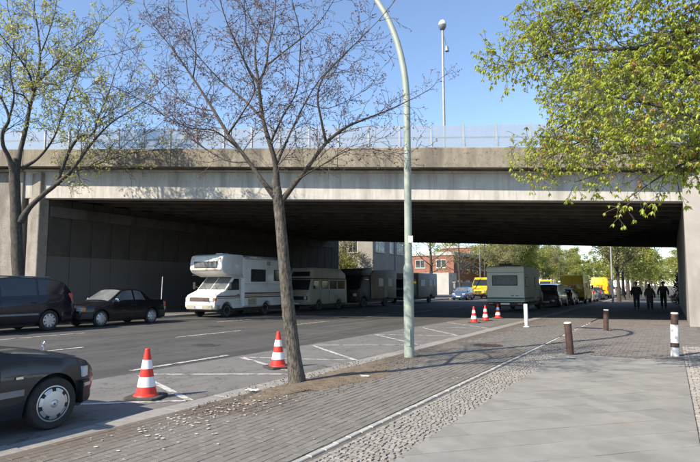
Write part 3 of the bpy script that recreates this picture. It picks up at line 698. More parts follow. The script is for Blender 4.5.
def make_car(name, label, cat, S, loc, rz, group=None):
    root = empty(name, loc, rz, label, cat, group)
    L, W, paint = S['L'], S['W'], S['paint']; yf, yr, r = S['wheels']; sill = S.get('sill', .24)
    top = S['top']; belt = S['belt']; Hr = max(z for _, z in top)
    T = lambda y: smooth_interp(top, y)
    B = lambda y: smooth_interp(belt, y)
    wp = S.get('plan', [(-L/2, .80), (-L/2+.1, .9), (-L/2+.45, .97), (-L/2+1.1, 1), (L/2-1.3, 1), (L/2-.5, .96), (L/2-.12, .86), (L/2, .74)])
    wr = S.get('roofw', .74)
    zm = .5*(sill+B(0))
    def hw(y, z):
        w = W/2*smooth_interp(wp, y, .05); be = B(y)
        low = w*(1-.06*abs((min(z, be)-zm)/(be-zm))**2.2*(1 if z > zm else .8))
        if z <= be: return low
        t = (z-be)/max(Hr-be, .05); wb = low-.012
        return wb-(wb-W/2*wr)*min(t, 1.05)
    ra = r+S.get('archgap', .05)
    def zb(y):
        z = sill+S.get('rake', 0)*y
        for c in (yf, yr):
            dd = ra*ra-(y-c)**2
            if dd > 0: z = max(z, r+math.sqrt(dd)-.0)
        return z
    ys = set(round(-L/2+L*k/56, 4) for k in range(57))
    for c in (yf, yr):
        for k in range(-11, 12): ys.add(round(c+ra*math.sin(k/11*math.pi/2)*1.0, 4))
    ys = sorted(y for y in ys if -L/2 <= y <= L/2)
    nS, nG, nT = 8, 4, 5; b = MB(); rings = []
    for y in ys:
        zt = T(y); be = min(B(y), zt-.05); z0 = min(zb(y), be-.02); ring = []
        for k in range(nS+1):
            z = z0+(be-z0)*k/nS; ring.append((hw(y, z), y, z))
        ze = max(zt-.05, be+.001)
        for k in range(1, nG+1):
            z = be+(ze-be)*k/nG; ring.append((hw(y, z), y, z))
        xe = ring[-1][0]
        for k in range(1, nT+1):
            v = 1-k/nT; ring.append((xe*v*(1.0), y, zt-.05*abs(v)**3.2*1.0 if v > 0 else zt))
        full = ring + [(-x, y_, z) for (x, y_, z) in ring[-2::-1]]
        rings.append(full)
    n = len(rings[0])
    for i, rg in enumerate(rings):
        b.v += rg
    for i in range(len(rings)-1):
        for j in range(n-1):
            b.f.append((i*n+j, i*n+j+1, (i+1)*n+j+1, (i+1)*n+j)); b.m.append(0)
    b.f.append(tuple(range(n))); b.m.append(0); b.f.append(tuple(range((len(rings)-1)*n, len(rings)*n))[::-1]); b.m.append(0)
    body = b.build('body', paint, root, 38)
    b = MB(); b.box(-W/2+.26, W/2-.26, -L/2+.12, L/2-.12, .17, .62); b.build('underbody', M['black_trim'], root)
    b = MB(); b.prism([(-L/2+.2, .2), (L/2-.2, .2), (L/2-.2, .45), (-L/2+.2, .45)], -W/2*.86, W/2*.86, 'x')
    # glazing
    gm = S.get('glass', M['glass_dark'])
    for sgn in (-1, 1):
        for (a0, a1, c0, c1) in S['side_glass']:
            g_ = MB()
            def fn(u, v, a0=a0, a1=a1, c0=c0, c1=c1, sgn=sgn):
                yb, yt = a0+(a1-a0)*u, c0+(c1-c0)*u; y = yb+(yt-yb)*v
                z0_, z1_ = B(yb)+.025, T(yt)-S.get('glass_top', .085); z = z0_+(z1_-z0_)*v
                return (sgn*(hw(y, z)+.004), y, z)
            g_.grid(fn, 8, 4); g_.build('side_window', gm, body, 60)
    for nm, key in (('windscreen', 'ws'), ('rear_window', 'rw')):
        y0, y1 = S[key]; g_ = MB(); gmat = S.get(nm+'_mat', gm)
        def fn(u, v):
            y = y0+(y1-y0)*u; zt = T(y); xe = hw(y, max(zt-.05, min(B(y), zt-.05)+.001)); q = (v*2-1)*.93
            dy = 1e-3; nrm = Vector((0, -(T(y+dy)-T(y-dy))/(2*dy), 1)).normalized()
            return Vector((xe*q, y, zt-.05*abs(q)**3.2))+nrm*.005
        g_.grid(fn, 8, 12); g_.build(nm, gmat, body, 60)
    # wheels
    for (yy, sd) in ((yf, -1), (yf, 1), (yr, -1), (yr, 1)):
        wheel(root, sd*(W/2-.115), yy, r, sd, S.get('rim', 'spoke'), .19, S.get('rimn', 7), S.get('rr', .66))
    # bumpers
    for sg, key in ((1, 'front'), (-1, 'rear')):
        z0, z1 = S.get('bump', (.28, .52)); e = L/2
        f_ = lambda q, yy: (q*(W/2*smooth_interp(wp, sg*yy, .05)+.022), sg*yy)
        outer = [f_(-1, e-.62), f_(-1, e-.4), f_(-1, e-.14), (-W/2*.66, sg*(e+.03)), (-W/2*.3, sg*(e+.055)), (W/2*.3, sg*(e+.055)), (W/2*.66, sg*(e+.03)), f_(1, e-.14), f_(1, e-.4), f_(1, e-.62)]
        inner = [(W/2-.16, sg*(e-.62)), (W/2-.3, sg*(e-.3)), (-W/2+.3, sg*(e-.3)), (-W/2+.16, sg*(e-.62))]
        # stop the bumper at the wheel arch
        lim = (yf+ra+.03) if sg > 0 else -(yr-ra-.03)
        outer = [(x, sg*max(sg*y, lim)) for x, y in outer]; inner = [(x, sg*max(sg*y, lim)) for x, y in inner]
        b = MB(); b.prism(outer+inner, z0, z1, 'z'); bu = b.build('bumper', S.get('bumper', paint), root, 40, (.018, 2))
        if S.get('bump_strip'):
            b = MB(); o2 = [(x*1.006, y+sg*.006) for x, y in outer]; b.prism(o2+inner, z1-.07, z1-.03, 'z'); b.build('bumper_strip', S['bump_strip'], bu)
        b = MB(); yy = sg*(e+.058); b.box(-.26, .26, min(yy, yy+sg*.012), max(yy, yy+sg*.012), z0+.06, z0+.17); pl = b.build('licence_plate', M['plate'], root)
        b = MB(); y2 = yy+sg*.014
        b.box(-.26*sg-.02 if sg > 0 else .22, -.22 if sg > 0 else .26, min(yy, y2), max(yy, y2), z0+.06, z0+.17) if False else b.box(-.258, -.222, min(yy, y2), max(yy, y2), z0+.061, z0+.169)
        b.build('country_band', M['plate_blue'], pl)
    # lights and grille
    for sd in (-1, 1):
        hx, hy, hz, hl, hh = S['head']; b = MB()
        Q = Matrix.Translation((sd*hx, hy, hz)) @ Matrix.Rotation(-sd*R(S.get('head_rot', 16)), 4, 'Z')
        b.box(-hl/2, hl/2, -.12, .012, -hh/2, hh/2, M=Q); hd = b.build('headlight', M['lens_clear'], root, None, (.015, 2))
        b = MB(); Q = Matrix.Translation((sd*(hx+hl/2+.03), hy-.075, hz)) @ Matrix.Rotation(-sd*R(58), 4, 'Z')
        b.box(-.06, .06, -.06, .006, -hh/2, hh/2, M=Q); b.build('indicator', S.get('indicator', M['lens_amber']), hd, None, (.01, 1))
        tx, ty_, tz, tl, th = S['tail']; b = MB()
        Q = Matrix.Translation((sd*tx, ty_, tz)) @ Matrix.Rotation(sd*R(20), 4, 'Z')
        b.box(-tl/2, tl/2, -.012, .2, -th/2, th/2, M=Q); b.build('tail_light', M['lens_red'], root, None, (.015, 2))
        # mirror
        my, mz = S['mirror']; b = MB(); mx = hw(my, mz)
        b.box(sd*(mx-.02) if sd > 0 else sd*(mx+.2), sd*(mx+.2) if sd > 0 else sd*(mx-.02), my-.05, my+.07, mz-.06, mz+.07); b.build('mirror', S.get('mirror_mat', paint), root, 40, (.03, 2))
        # door lines and handles
        for dy_ in S['doors']:
            b = MB(); pts = [(sd*(hw(dy_+q*.0, z)+.0015), dy_-.02*math.sin(z*3), z) for q, z in [(0, sill+.06+(B(dy_)-sill-.06)*k/8) for k in range(9)]]
            vs_ = []
            for p in pts: vs_ += [(p[0], p[1]-.006, p[2]), (p[0], p[1]+.006, p[2])]
            b.add(vs_, [(2*k, 2*k+1, 2*k+3, 2*k+2) for k in range(8)]); b.build('door_gap', M['ink'], body)
        for dy_ in S['handles']:
            z = B(dy_)-.12; x = hw(dy_, z); b = MB(); b.box(sd*x-.022, sd*x+.022, dy_-.09, dy_+.09, z-.016, z+.016); b.build('door_handle', S.get('handle_mat', M['black_trim']), body, None, (.008, 1))
        # side moulding
        if S.get('mould'):
            z, h_, m_ = S['mould']
            for (a0, a1) in ((-L/2+.5, yr-ra-.02), (yr+ra+.02, yf-ra-.02), (yf+ra+.02, L/2-.45)):
                if a1-a0 < .1: continue
                b = MB()
                b.grid(lambda u, v: (sd*(hw(a0+(a1-a0)*u, z+(v-.5)*h_)+.008), a0+(a1-a0)*u, z+(v-.5)*h_), 12, 1); b.build('side_moulding', m_, body)
    gx, gz0, gz1 = S['grille']; b = MB(); b.box(-gx, gx, L/2-.08, L/2+.02, gz0, gz1); gr = b.build('grille', S.get('grille_mat', M['black_trim']), root, None, (.01, 1))
    for k in range(4):
        z = gz0+(gz1-gz0)*(k+.5)/4; b = MB(); b.box(-gx+.02, gx-.02, L/2+.018, L/2+.026, z-.006, z+.006); b.build('grille_bar', S.get('bar_mat', M['metal_grey']), gr)
    return root, hw, B, T, body

SEDAN = dict(L=4.49, W=1.72, paint=M['paint_charcoal'], wheels=(1.6, -1.2, .295), sill=.2, rim='cap', rimn=7, rr=.69,
    top=[(-2.245, .72), (-2.2, .96), (-1.6, 1.0), (-1.42, 1.03), (-.8, 1.36), (-.3, 1.42), (.1, 1.405), (.3, 1.37), (1.02, .97), (1.6, .9), (2.08, .79), (2.2, .7), (2.245, .56)],
    belt=[(-2.25, .88), (0, .9), (1.2, .86), (2.2, .72)], side_glass=[(-.15, .92, -.1, .38), (-1.2, -.22, -.72, -.17)], ws=(.36, .98), rw=(-1.36, -.84),
    bump=(.24, .5), bumper=M['bumper_grey'], bump_strip=M['rim_silver'], head=(.6, 2.13, .6, .26, .13), head_rot=34, tail=(.66, -2.2, .78, .3, .2), mirror=(.75, .98), doors=(.98, -.2), handles=(-.02, -1.0), handle_mat=M['paint_charcoal'],
    mould=(.48, .07, M['metal_grey']), grille=(.3, .56, .74), grille_mat=M['chrome'], indicator=M['lens_clear'])
sedan, hwS, BS, TS, bodyS = make_car('sedan', 'charcoal sedan with silver hubcaps cut off by the left edge', 'car', SEDAN, (-7.12, 2.62, ROADZ), 0)
# hood ornament: ring with three-pointed star on a little stalk
b = MB(); yo, zo = 1.98, TS(1.98)
b.tube([(.034*math.cos(a), yo, zo+.085+.034*math.sin(a)) for a in [2*math.pi*k/20 for k in range(21)]], .005, 6)
for k in range(3):
    a = math.pi/2+k*2*math.pi/3; b.add([(.032*math.cos(a), yo, zo+.085+.032*math.sin(a)), (.009*math.cos(a+1.05), yo-.004, zo+.085+.009*math.sin(a+1.05)), (.009*math.cos(a-1.05), yo-.004, zo+.085+.009*math.sin(a-1.05)), (.009*math.cos(a+1.05), yo+.004, zo+.085+.009*math.sin(a+1.05)), (.009*math.cos(a-1.05), yo+.004, zo+.085+.009*math.sin(a-1.05))], [(0, 1, 2), (0, 4, 3), (0, 3, 1), (0, 2, 4)])
b.tube([(0, yo, zo-.01), (0, yo, zo+.042)], [.012, .006], 6); b.build('hood_ornament', M['chrome'], bodyS, 40)
b = MB(); zz = .58; b.box(hwS(1.0, zz), hwS(1.0, zz)+.008, 1.13, 1.21, zz+.05, zz+.075); b.build('side_badge', M['chrome'], bodyS)
b = MB(); b.tube([(-.5, 1.15, TS(1.1)+.0), (-.2, 1.08, TS(1.1)+.02), (.3, 1.05, TS(1.05)+.02)], .008, 5); b.build('wiper', M['black_trim'], bodyS)

VAN7 = dict(L=4.75, W=1.95, paint=M['paint_navy'], wheels=(1.5, -1.38, .335), sill=.26, rim='spoke', rimn=9, roofw=.76,
    top=[(-2.375, .7), (-2.36, 1.05), (-2.26, 1.25), (-2.02, 1.56), (-1.8, 1.68), (-1.2, 1.745), (-.2, 1.77), (.4, 1.72), (.7, 1.62), (1.55, 1.12), (1.75, 1.05), (2.2, .88), (2.33, .74), (2.375, .58)],
    belt=[(-2.4, 1.08), (0, 1.03), (1.5, 1.0), (2.3, .78)], side_glass=[(.3, 1.42, .32, .72), (-.95, .22, -.92, .24), (-2.02, -1.02, -1.82, -1.0)], ws=(.72, 1.5), rw=(-2.24, -1.95),
    bump=(.3, .62), head=(.68, 2.28, .72, .36, .18), tail=(.8, -2.27, 1.06, .15, .3), mirror=(1.2, 1.12), doors=(1.35, .25, -.98), handles=(.42, -.8), mould=(.56, .06, M['metal_grey']), grille=(.4, .6, .76), glass=M['glass_dark'])
mv, hwM, BM_, TM, bodyM = make_car('minivan', 'dark navy minivan parked at the far kerb at the left edge', 'minivan', VAN7, (-20.75, 11.45, ROADZ), math.pi)
mv.scale = (1.06, 1.08, 1.12)
for sd in (-1, 1):
    b = MB(); b.tube([(sd*.62, .3, TM(.3)-.03), (sd*.62, .25, TM(.25)+.03), (sd*.62, -1.5, TM(-1.5)+.03), (sd*.62, -1.6, TM(-1.6)-.02)], .018, 6); b.build('roof_rail', M['metal_grey'], mv)
b = MB(); b.tube([(.7, 1.5, 1.1), (.74, 1.25, 1.55), (.78, 1.0, 2.0)], .006, 5); b.build('antenna', M['black_trim'], mv)

COMPACT = dict(L=4.05, W=1.64, paint=M['paint_black'], wheels=(1.2, -1.2, .295), sill=.22, rim='cap', rimn=8, rr=.72, roofw=.72,
    top=[(-2.025, .66), (-2.0, .92), (-1.9, .97), (-1.3, .985), (-1.15, 1.0), (-.74, 1.34), (-.45, 1.39), (.05, 1.385), (.22, 1.35), (.88, .94), (1.3, .9), (1.85, .78), (1.98, .72), (2.025, .52)],
    belt=[(-2.1, .88), (0, .87), (1.0, .86), (2.0, .74)], side_glass=[(-.3, .74, -.26, .2), (-.9, -.38, -.68, -.34)], ws=(.24, .86), rw=(-1.1, -.78), glass=M['glass_grey'], windscreen_mat=M['glass_grey'],
    bump=(.3, .52), bumper=M['black_trim'], head=(.58, 1.99, .64, .3, .14), head_rot=8, tail=(.64, -1.99, .74, .26, .2), mirror=(.55, .95), mirror_mat=M['chrome'], doors=(.8, -.36), handles=(-.25,), grille=(.4, .58, .68), mould=(.5, .05, M['black_trim']))
esc, hwE, BE, TE, bodyE = make_car('compact_car', 'small black two-door car with rear antenna parked behind the minivan', 'car', COMPACT, (-20.65, 16.45, ROADZ), math.pi)
esc.scale = (1.04, 1.06, 1.1)
b = MB(); b.tube([(-.55, -1.9, .9), (-.55, -1.93, 1.85)], [.016, .012], 6); b.build('antenna', M['white_worn'], esc)

# ---------------------------------------------------------------- box-shaped campers and vans (front towards +Y locally)
def arch_profile(y0, y1, z0, wheels, ra, zc):
    """bottom line y0->y1 at height z0 with half-round wheel openings"""
    pts = [(y0, z0)]
    for c in sorted(wheels):
        a0 = math.asin(min(1, max(-1, (z0-zc)/ra)))
        for k in range(9):
            a = math.pi-a0-(math.pi-2*a0)*k/8; pts.append((c+ra*math.cos(a), zc+ra*math.sin(a)))
    pts.append((y1, z0)); return pts
def hull(parent, name, prof, W, m, bev=.04, taper=None):
    b = MB(); fun = None
    if taper: fun = lambda p: (p[0]*(1-taper[0]*max(0, p[2]-taper[1])), p[1], p[2])
    b.prism(prof, -W/2, W/2, 'x', fun=fun); return b.build(name, m, parent, 35, (bev, 2) if bev else None)
def side_rect(parent, name, m, sd, x, y0, y1, z0, z1, t=.02, bev=.006):
    b = MB(); b.box(min(sd*x, sd*(x+t)), max(sd*x, sd*(x+t)), y0, y1, z0, z1); return b.build(name, m, parent, None, (bev, 1) if bev else None)
def face_rect(parent, name, m, y, sg, x0, x1, z0, z1, t=.02, bev=.006, tilt=0):
    b = MB(); Q = Matrix.Translation((0, y, (z0+z1)/2)) @ Matrix.Rotation(tilt, 4, 'X')
    h_ = (z1-z0)/2; b.box(x0, x1, min(0, sg*t), max(0, sg*t), -h_, h_, M=Q); return b.build(name, m, parent, None, (bev, 1) if bev else None)
def framed_side_window(parent, sd, x, y0, y1, z0, z1, glass, frame=None):
    f_ = side_rect(parent, 'side_window', frame or M['black_trim'], sd, x, y0, y1, z0, z1, .02)
    side_rect(f_, 'pane', glass, sd, x+.018, y0+.04, y1-.04, z0+.04, z1-.04, .008, 0); return f_
def framed_face_window(parent, name, y, sg, x0, x1, z0, z1, glass, tilt=0, frame=None):
    f_ = face_rect(parent, name, frame or M['black_trim'], y, sg, x0, x1, z0, z1, .025, .01, tilt)
    b = MB(); Q = Matrix.Translation((0, y, (z0+z1)/2)) @ Matrix.Rotation(tilt, 4, 'X'); h_ = (z1-z0)/2-.045
    b.box(x0+.05, x1-.05, min(sg*.02, sg*.032), max(sg*.02, sg*.032), -h_, h_, M=Q); b.build('pane', glass, f_); return f_

# white alcove motorhome
c1 = empty('motorhome', (-20.95, 24.75, ROADZ), math.pi, 'white motorhome with overcab bunk and brown side stripes, front in sunlight', 'motorhome')
c1.scale = (1.03, 1.03, 1.05)
hull(c1, 'cab', arch_profile(.55, 2.78, .42, (1.95,), .42, .33)+[(2.88, .5), (2.88, .72), (2.8, 1.02), (2.72, 1.1), (2.12, 1.32), (1.42, 2.0), (.55, 2.02)], 1.96, M['camper_white'], .05, (.05, 1.2))
cabin = hull(c1, 'cabin', arch_profile(-3.0, .82, .48, (-1.15,), .42, .33)+[(.82, 1.92), (.95, 2.1), (.95, 2.98), (-3.0, 2.98)], 2.2, M['camper_white'], .05)
alc = hull(c1, 'overcab_bunk', [(.9, 2.0), (1.75, 1.98), (2.35, 2.16), (2.52, 2.34), (2.5, 2.72), (2.4, 3.02), (2.1, 3.1), (.9, 3.1)], 2.18, M['camper_white'], .06)
framed_face_window(alc, 'front_window', 2.5, 1, -.78, .78, 2.4, 2.74, M['glass_grey'], R(-3))
# windscreen lies on the sloping face of the cab
b = MB(); p0, p1 = Vector((0, 2.12, 1.32)), Vector((0, 1.42, 2.0)); dn = Vector((0, .68, .70)).normalized()*.012
vs_ = []
for p, w in ((p0.lerp(p1, .06), .88), (p0.lerp(p1, .95), .82)): vs_ += [(-w, p.y+dn.y, p.z+dn.z), (w, p.y+dn.y, p.z+dn.z)]
b.add(vs_, [(0, 1, 3, 2)]); ws = b.build('windscreen', M['glass_grey'], c1)
b = MB(); b.tube([Vector((0, p0.y, p0.z))+dn*2, Vector((0, p1.y, p1.z))+dn*2], .022, 6); b.build('centre_strut', M['camper_white'], ws)
for q in (-.45, .3):
    b = MB(); b.tube([Vector((q, p0.y, p0.z))+dn*1.5, Vector((q+.35, p0.lerp(p1, .35).y, p0.lerp(p1, .35).z))+dn*1.8], .008, 5); b.build('wiper', M['black_trim'], ws)
b = MB(); b.box(-.62, .62, 2.84, 2.895, .78, .98); gr = b.build('grille', M['grille_brown'], c1, None, (.01, 1))
for k in range(5):
    b = MB(); z = .8+k*.04; b.box(-.6, .6, 2.893, 2.905, z, z+.014); b.build('grille_bar', M['black_trim'], gr)
for sd in (-1, 1):
    b = MB(); b.box(sd*.78-.14, sd*.78+.14, 2.83, 2.9, .78, .98); hd = b.build('headlight', M['lens_clear'], c1, None, (.02, 2))
    b = MB(); b.box(sd*.955-.03, sd*.955+.03, 2.74, 2.85, .8, .96); b.build('indicator', M['lens_amber'], hd, None, (.01, 1))
    # cab door, window, handle, mirror
    xs_ = .985
    g_ = MB(); g_.add([(sd*(.985), 1.95, 1.34), (sd*.985, 1.08, 1.34), (sd*.96, 1.08, 1.9), (sd*.96, 1.45, 1.9)], [(0, 1, 2, 3)]); g_.build('door_window', M['glass_dark'], c1)
    for y0, y1 in ((1.0, 1.012),): side_rect(c1, 'door_gap', M['ink'], sd, .978, y0, y1, .62, 1.9, .006, 0)
    side_rect(c1, 'door_handle', M['black_trim'], sd, .98, 1.06, 1.24, 1.08, 1.12, .03)
    b = MB(); b.tube([(sd*.98, 1.95, 1.45), (sd*1.2, 2.02, 1.5)], .018, 6); mr_ = b.build('mirror_arm', M['black_trim'], c1)
    b = MB(); b.box(sd*1.22-.08, sd*1.22+.08, 1.98, 2.05, 1.36, 1.72); b.build('mirror', M['black_trim'], mr_, None, (.02, 1))
    framed_side_window(cabin, sd, 1.1, -.95, .3, 1.75, 2.4, M['glass_dark'])
    framed_side_window(cabin, sd, 1.1, -2.6, -1.7, 1.8, 2.4, M['glass_dark'])
    side_rect(cabin, 'stripe', M['stripe_brown'], sd, 1.1, -2.95, .78, 1.12, 1.2, .004, 0)
    side_rect(cabin, 'stripe', M['stripe_tan'], sd, 1.1, -2.95, .78, 1.03, 1.09, .004, 0)
    side_rect(cabin, 'stripe', M['stripe_brown'], sd, 1.1, -2.95, .78, .93, 1.0, .004, 0)
    side_rect(c1, 'stripe', M['stripe_brown'], sd, .978, 1.02, 2.7, 1.0, 1.06, .006, 0)
    side_rect(c1, 'stripe', M['stripe_tan'], sd, .978, 1.02, 2.7, .92, .96, .006, 0)
    side_rect(cabin, 'service_hatch', M['camper_cream'], sd, 1.1, -.2, .5, .55, .9, .01)
    side_rect(cabin, 'vent_grille', M['camper_cream'], sd, 1.1, -1.35, -1.05, 2.62, 2.85, .02)
    for yy in (1.95, -1.15): wheel(c1, sd*.86, yy, .33, sd, 'steel', .2)
b = MB(); b.prism([(-1.0, 2.5), (-1.02, 2.75), (-.8, 2.94), (.8, 2.94), (1.02, 2.75), (1.0, 2.5)], .4, .62, 'z'); bu = b.build('bumper', M['camper_cream'], c1, None, (.03, 2))
face_rect(c1, 'licence_plate', M['plate'], 2.945, 1, -.26, .26, .45, .56, .01, 0); face_rect(c1, 'plate_band', M['plate_blue'], 2.952, 1, .2, .26, .451, .559, .006, 0)
for (x, y, w, l, h_) in ((.1, 1.2, .45, .5, .1), (-.2, -1.2, .5, .5, .12)):
    b = MB(); b.box(x-w/2, x+w/2, y-l/2, y+l/2, 2.95 if y < .9 else 3.08, (2.98 if y < .9 else 3.1)+h_); b.build('roof_vent', M['camper_white'], c1, None, (.03, 2))
b = MB()
for sd in (-1, 1): b.tube([(sd*.8, .4, 3.08), (sd*.8, -2.6, 3.08)], .02, 6)
for y in (.3, -.6, -1.6, -2.5): b.tube([(-.8, y, 3.08), (.8, y, 3.08)], .015, 6); b.tube([(.8, y, 2.95), (.8, y, 3.08)], .015, 6); b.tube([(-.8, y, 2.95), (-.8, y, 3.08)], .015, 6)
b.build('roof_rack', M['galv'], c1)
b = MB(); b.box(-.95, .95, -2.8, 2.6, .3, .5); b.build('chassis', M['black_trim'], c1)
for sd in (-1, 1):
    side_rect(cabin, 'seam_trim', M['galv'], sd, 1.1, -2.96, .8, 1.62, 1.645, .01, 0); side_rect(cabin, 'awning_rail', M['galv'], sd, 1.1, -2.9, .85, 2.9, 2.94, .03, 0)
    side_rect(cabin, 'skirt', M['camper_cream'], sd, 1.1, -.68, .78, .46, .53, .012, 0); side_rect(alc, 'bunk_trim', M['galv'], sd, 1.09, .95, 2.3, 2.06, 2.085, .01, 0)
    side_rect(cabin, 'marker_lamp', M['lens_amber'], sd, 1.1, -.05, .02, .72, .76, .02, 0)
face_rect(alc, 'decor_stripe', M['stripe_tan'], 2.5, 1, -1.0, 1.0, 2.3, 2.335, .03, 0)
for x in (-.9, .9): face_rect(alc, 'marker_lamp', M['lens_amber'], 2.46, 1, x-.05, x+.05, 2.86, 2.9, .03, 0)

# cream high-roof van camper behind the tree
c2 = empty('camper_van', (-20.75, 32.55, ROADZ), math.pi, 'cream high-roof camper van parked in shade behind the white motorhome', 'camper van')
hull(c2, 'body', arch_profile(-2.4, 2.32, .42, (1.2, -1.3), .42, .33)+[(2.4, .5), (2.4, 1.2), (2.3, 1.32), (1.98, 2.06), (-2.36, 2.06)], 2.0, M['camper_cream'], .06, (.05, 1.2))
hull(c2, 'high_roof', [(-2.3, 2.04), (1.95, 2.04), (2.0, 2.12), (1.72, 2.72), (1.6, 2.78), (-1.6, 2.78), (-2.28, 2.4)], 1.92, M['camper_cream'], .07, (.12, 2.05))
b = MB(); b.box(-.99, .99, -2.36, 2.06, 2.05, 2.1); b.build('roof_seam', M['black_trim'], c2, None, (.02, 1))
b = MB(); b.add([(-.86, 2.29, 1.36), (.86, 2.29, 1.36), (.82, 2.02, 2.0), (-.82, 2.02, 2.0)], [(0, 1, 2, 3)]); b.build('windscreen', M['glass_dark'], c2)
b = MB(); b.add([(-.72, 1.965, 2.22), (.72, 1.965, 2.22), (.66, 1.83, 2.52), (-.66, 1.83, 2.52)], [(0, 1, 2, 3)]); b.build('roof_window', M['glass_dark'], c2)
face_rect(c2, 'grille', M['black_trim'], 2.4, 1, -.85, .85, .72, .95, .02)
b = MB(); b.box(-1.0, 1.0, 2.32, 2.5, .42, .58); b.build('bumper', M['camper_grey'], c2, None, (.03, 2))
face_rect(c2, 'licence_plate', M['plate'], 2.5, 1, -.26, .26, .44, .55, .012, 0)
for sd in (-1, 1):
    b = MB(); b.lathe([(.1, 0), (.1, .03), (.06, .045), (.01, .05)], 16, Matrix.Translation((sd*.68, 2.41, .84)) @ Matrix.Rotation(R(-90), 4, 'X')); b.build('headlight', M['lens_clear'], c2, 40)
    face_rect(c2, 'indicator', M['lens_amber'], 2.4, 1, sd*.68-.1, sd*.68+.1, 1.02, 1.08, .02)
    for (y0, y1) in ((1.25, 1.9), (.1, .95), (-1.0, -.1), (-2.1, -1.15)): framed_side_window(c2, sd, .955, y0, y1, 1.38, 1.96, M['glass_dark'])
    for y in (1.1, .02): side_rect(c2, 'door_gap', M['ink'], sd, .99, y, y+.012, .5, 1.3, .012, 0)
    b = MB(); b.box(sd*1.08-.08, sd*1.08+.08, 1.95, 2.0, 1.4, 1.62); b.build('mirror', M['black_trim'], c2, None, (.02, 1))
    for yy in (1.2, -1.3): wheel(c2, sd*.87, yy, .33, sd, 'steel', .2)
b = MB(); b.box(-.9, .9, -2.3, 2.2, .3, .5); b.build('chassis', M['black_trim'], c2)

# dark lorry-type camper with brown living box
c3 = empty('old_camper_truck', (-20.8, 39.6, ROADZ), math.pi, 'dark camper truck with brown rear box and two windows in the underpass', 'camper truck')
hull(c3, 'cab', arch_profile(.9, 3.0, .5, (2.1,), .46, .37)+[(3.1, .6), (3.1, 1.35), (2.7, 1.45), (2.2, 2.3), (.9, 2.35)], 2.1, M['camper_dark'], .05, (.04, 1.2))
bx3 = hull(c3, 'living_box', arch_profile(-3.4, .95, .6, (-1.6,), .46, .37)+[(.95, 2.5), (.7, 2.72), (-3.1, 2.9), (-3.4, 2.7)], 2.3, M['camper_brown'], .06)
hull(c3, 'overcab_pod', [(.9, 2.34), (2.5, 2.3), (2.75, 2.5), (2.5, 2.85), (.9, 2.95)], 2.2, M['camper_dark'], .07)
b = MB(); b.add([(-.9, 2.66, 1.55), (.9, 2.66, 1.55), (.86, 2.24, 2.26), (-.86, 2.24, 2.26)], [(0, 1, 2, 3)]); b.build('windscreen', M['glass_dark'], c3)
for sd in (-1, 1):
    for (y0, y1) in ((-.9, -.1), (-2.5, -1.8)): framed_side_window(bx3, sd, 1.15, y0, y1, 1.55, 2.2, M['glass_light'], M['frame_white'])
    side_rect(bx3, 'entry_door', M['camper_brown'], sd, 1.15, -1.7, -1.05, .7, 2.1, .015)
    side_rect(c3, 'door_window', M['glass_dark'], sd, 1.0, 1.3, 2.15, 1.5, 2.1, .01)
    b = MB(); b.box(sd*.8-.13, sd*.8+.13, 3.08, 3.13, .85, 1.05); b.build('headlight', M['lens_clear'], c3, None, (.02, 2))
    for yy in (2.1, -1.6): wheel(c3, sd*.9, yy, .37, sd, 'steel', .24)
face_rect(c3, 'bumper', M['camper_dark'], 3.1, 1, -1.05, 1.05, .48, .7, .1, .03)
b = MB(); b.box(-.95, .95, -3.3, 2.9, .36, .6); b.build('chassis', M['black_trim'], c3)

# grey camper further along
c4 = empty('camper_van', (-20.8, 49.2, ROADZ), math.pi, 'grey square camper with small pale windows at the far end of the row', 'camper van')
hull(c4, 'cab', arch_profile(1.2, 3.3, .5, (2.35,), .44, .35)+[(3.4, .6), (3.4, 1.25), (2.95, 1.4), (2.4, 2.2), (1.2, 2.3)], 2.0, M['camper_dark'], .05, (.04, 1.2))
bx4 = hull(c4, 'cabin', arch_profile(-3.4, 1.3, .55, (-1.7,), .44, .35)+[(1.3, 2.75), (-3.35, 2.75), (-3.4, 2.6)], 2.2, M['camper_grey'], .07)
for sd in (-1, 1):
    for (y0, y1) in ((-.2, .8), (-1.9, -1.3), (-2.9, -2.4)): framed_side_window(bx4, sd, 1.1, y0, y1, 1.55, 2.15, M['glass_light'], M['frame_white'])
    side_rect(c4, 'door_window', M['glass_dark'], sd, .96, 1.6, 2.4, 1.4, 2.0, .01)
    b = MB(); b.box(sd*.78-.12, sd*.78+.12, 3.38, 3.43, .8, 1.0); b.build('headlight', M['lens_clear'], c4, None, (.02, 2))
    for yy in (2.35, -1.7): wheel(c4, sd*.87, yy, .35, sd, 'steel', .22)
b = MB(); b.add([(-.86, 2.92, 1.48), (.86, 2.92, 1.48), (.82, 2.44, 2.16), (-.82, 2.44, 2.16)], [(0, 1, 2, 3)]); b.build('windscreen', M['glass_dark'], c4)
face_rect(c4, 'bumper', M['camper_grey'], 3.4, 1, -1.0, 1.0, .48, .66, .08, .03)
b = MB(); b.box(-.9, .9, -3.3, 3.2, .34, .56); b.build('chassis', M['black_trim'], c4)

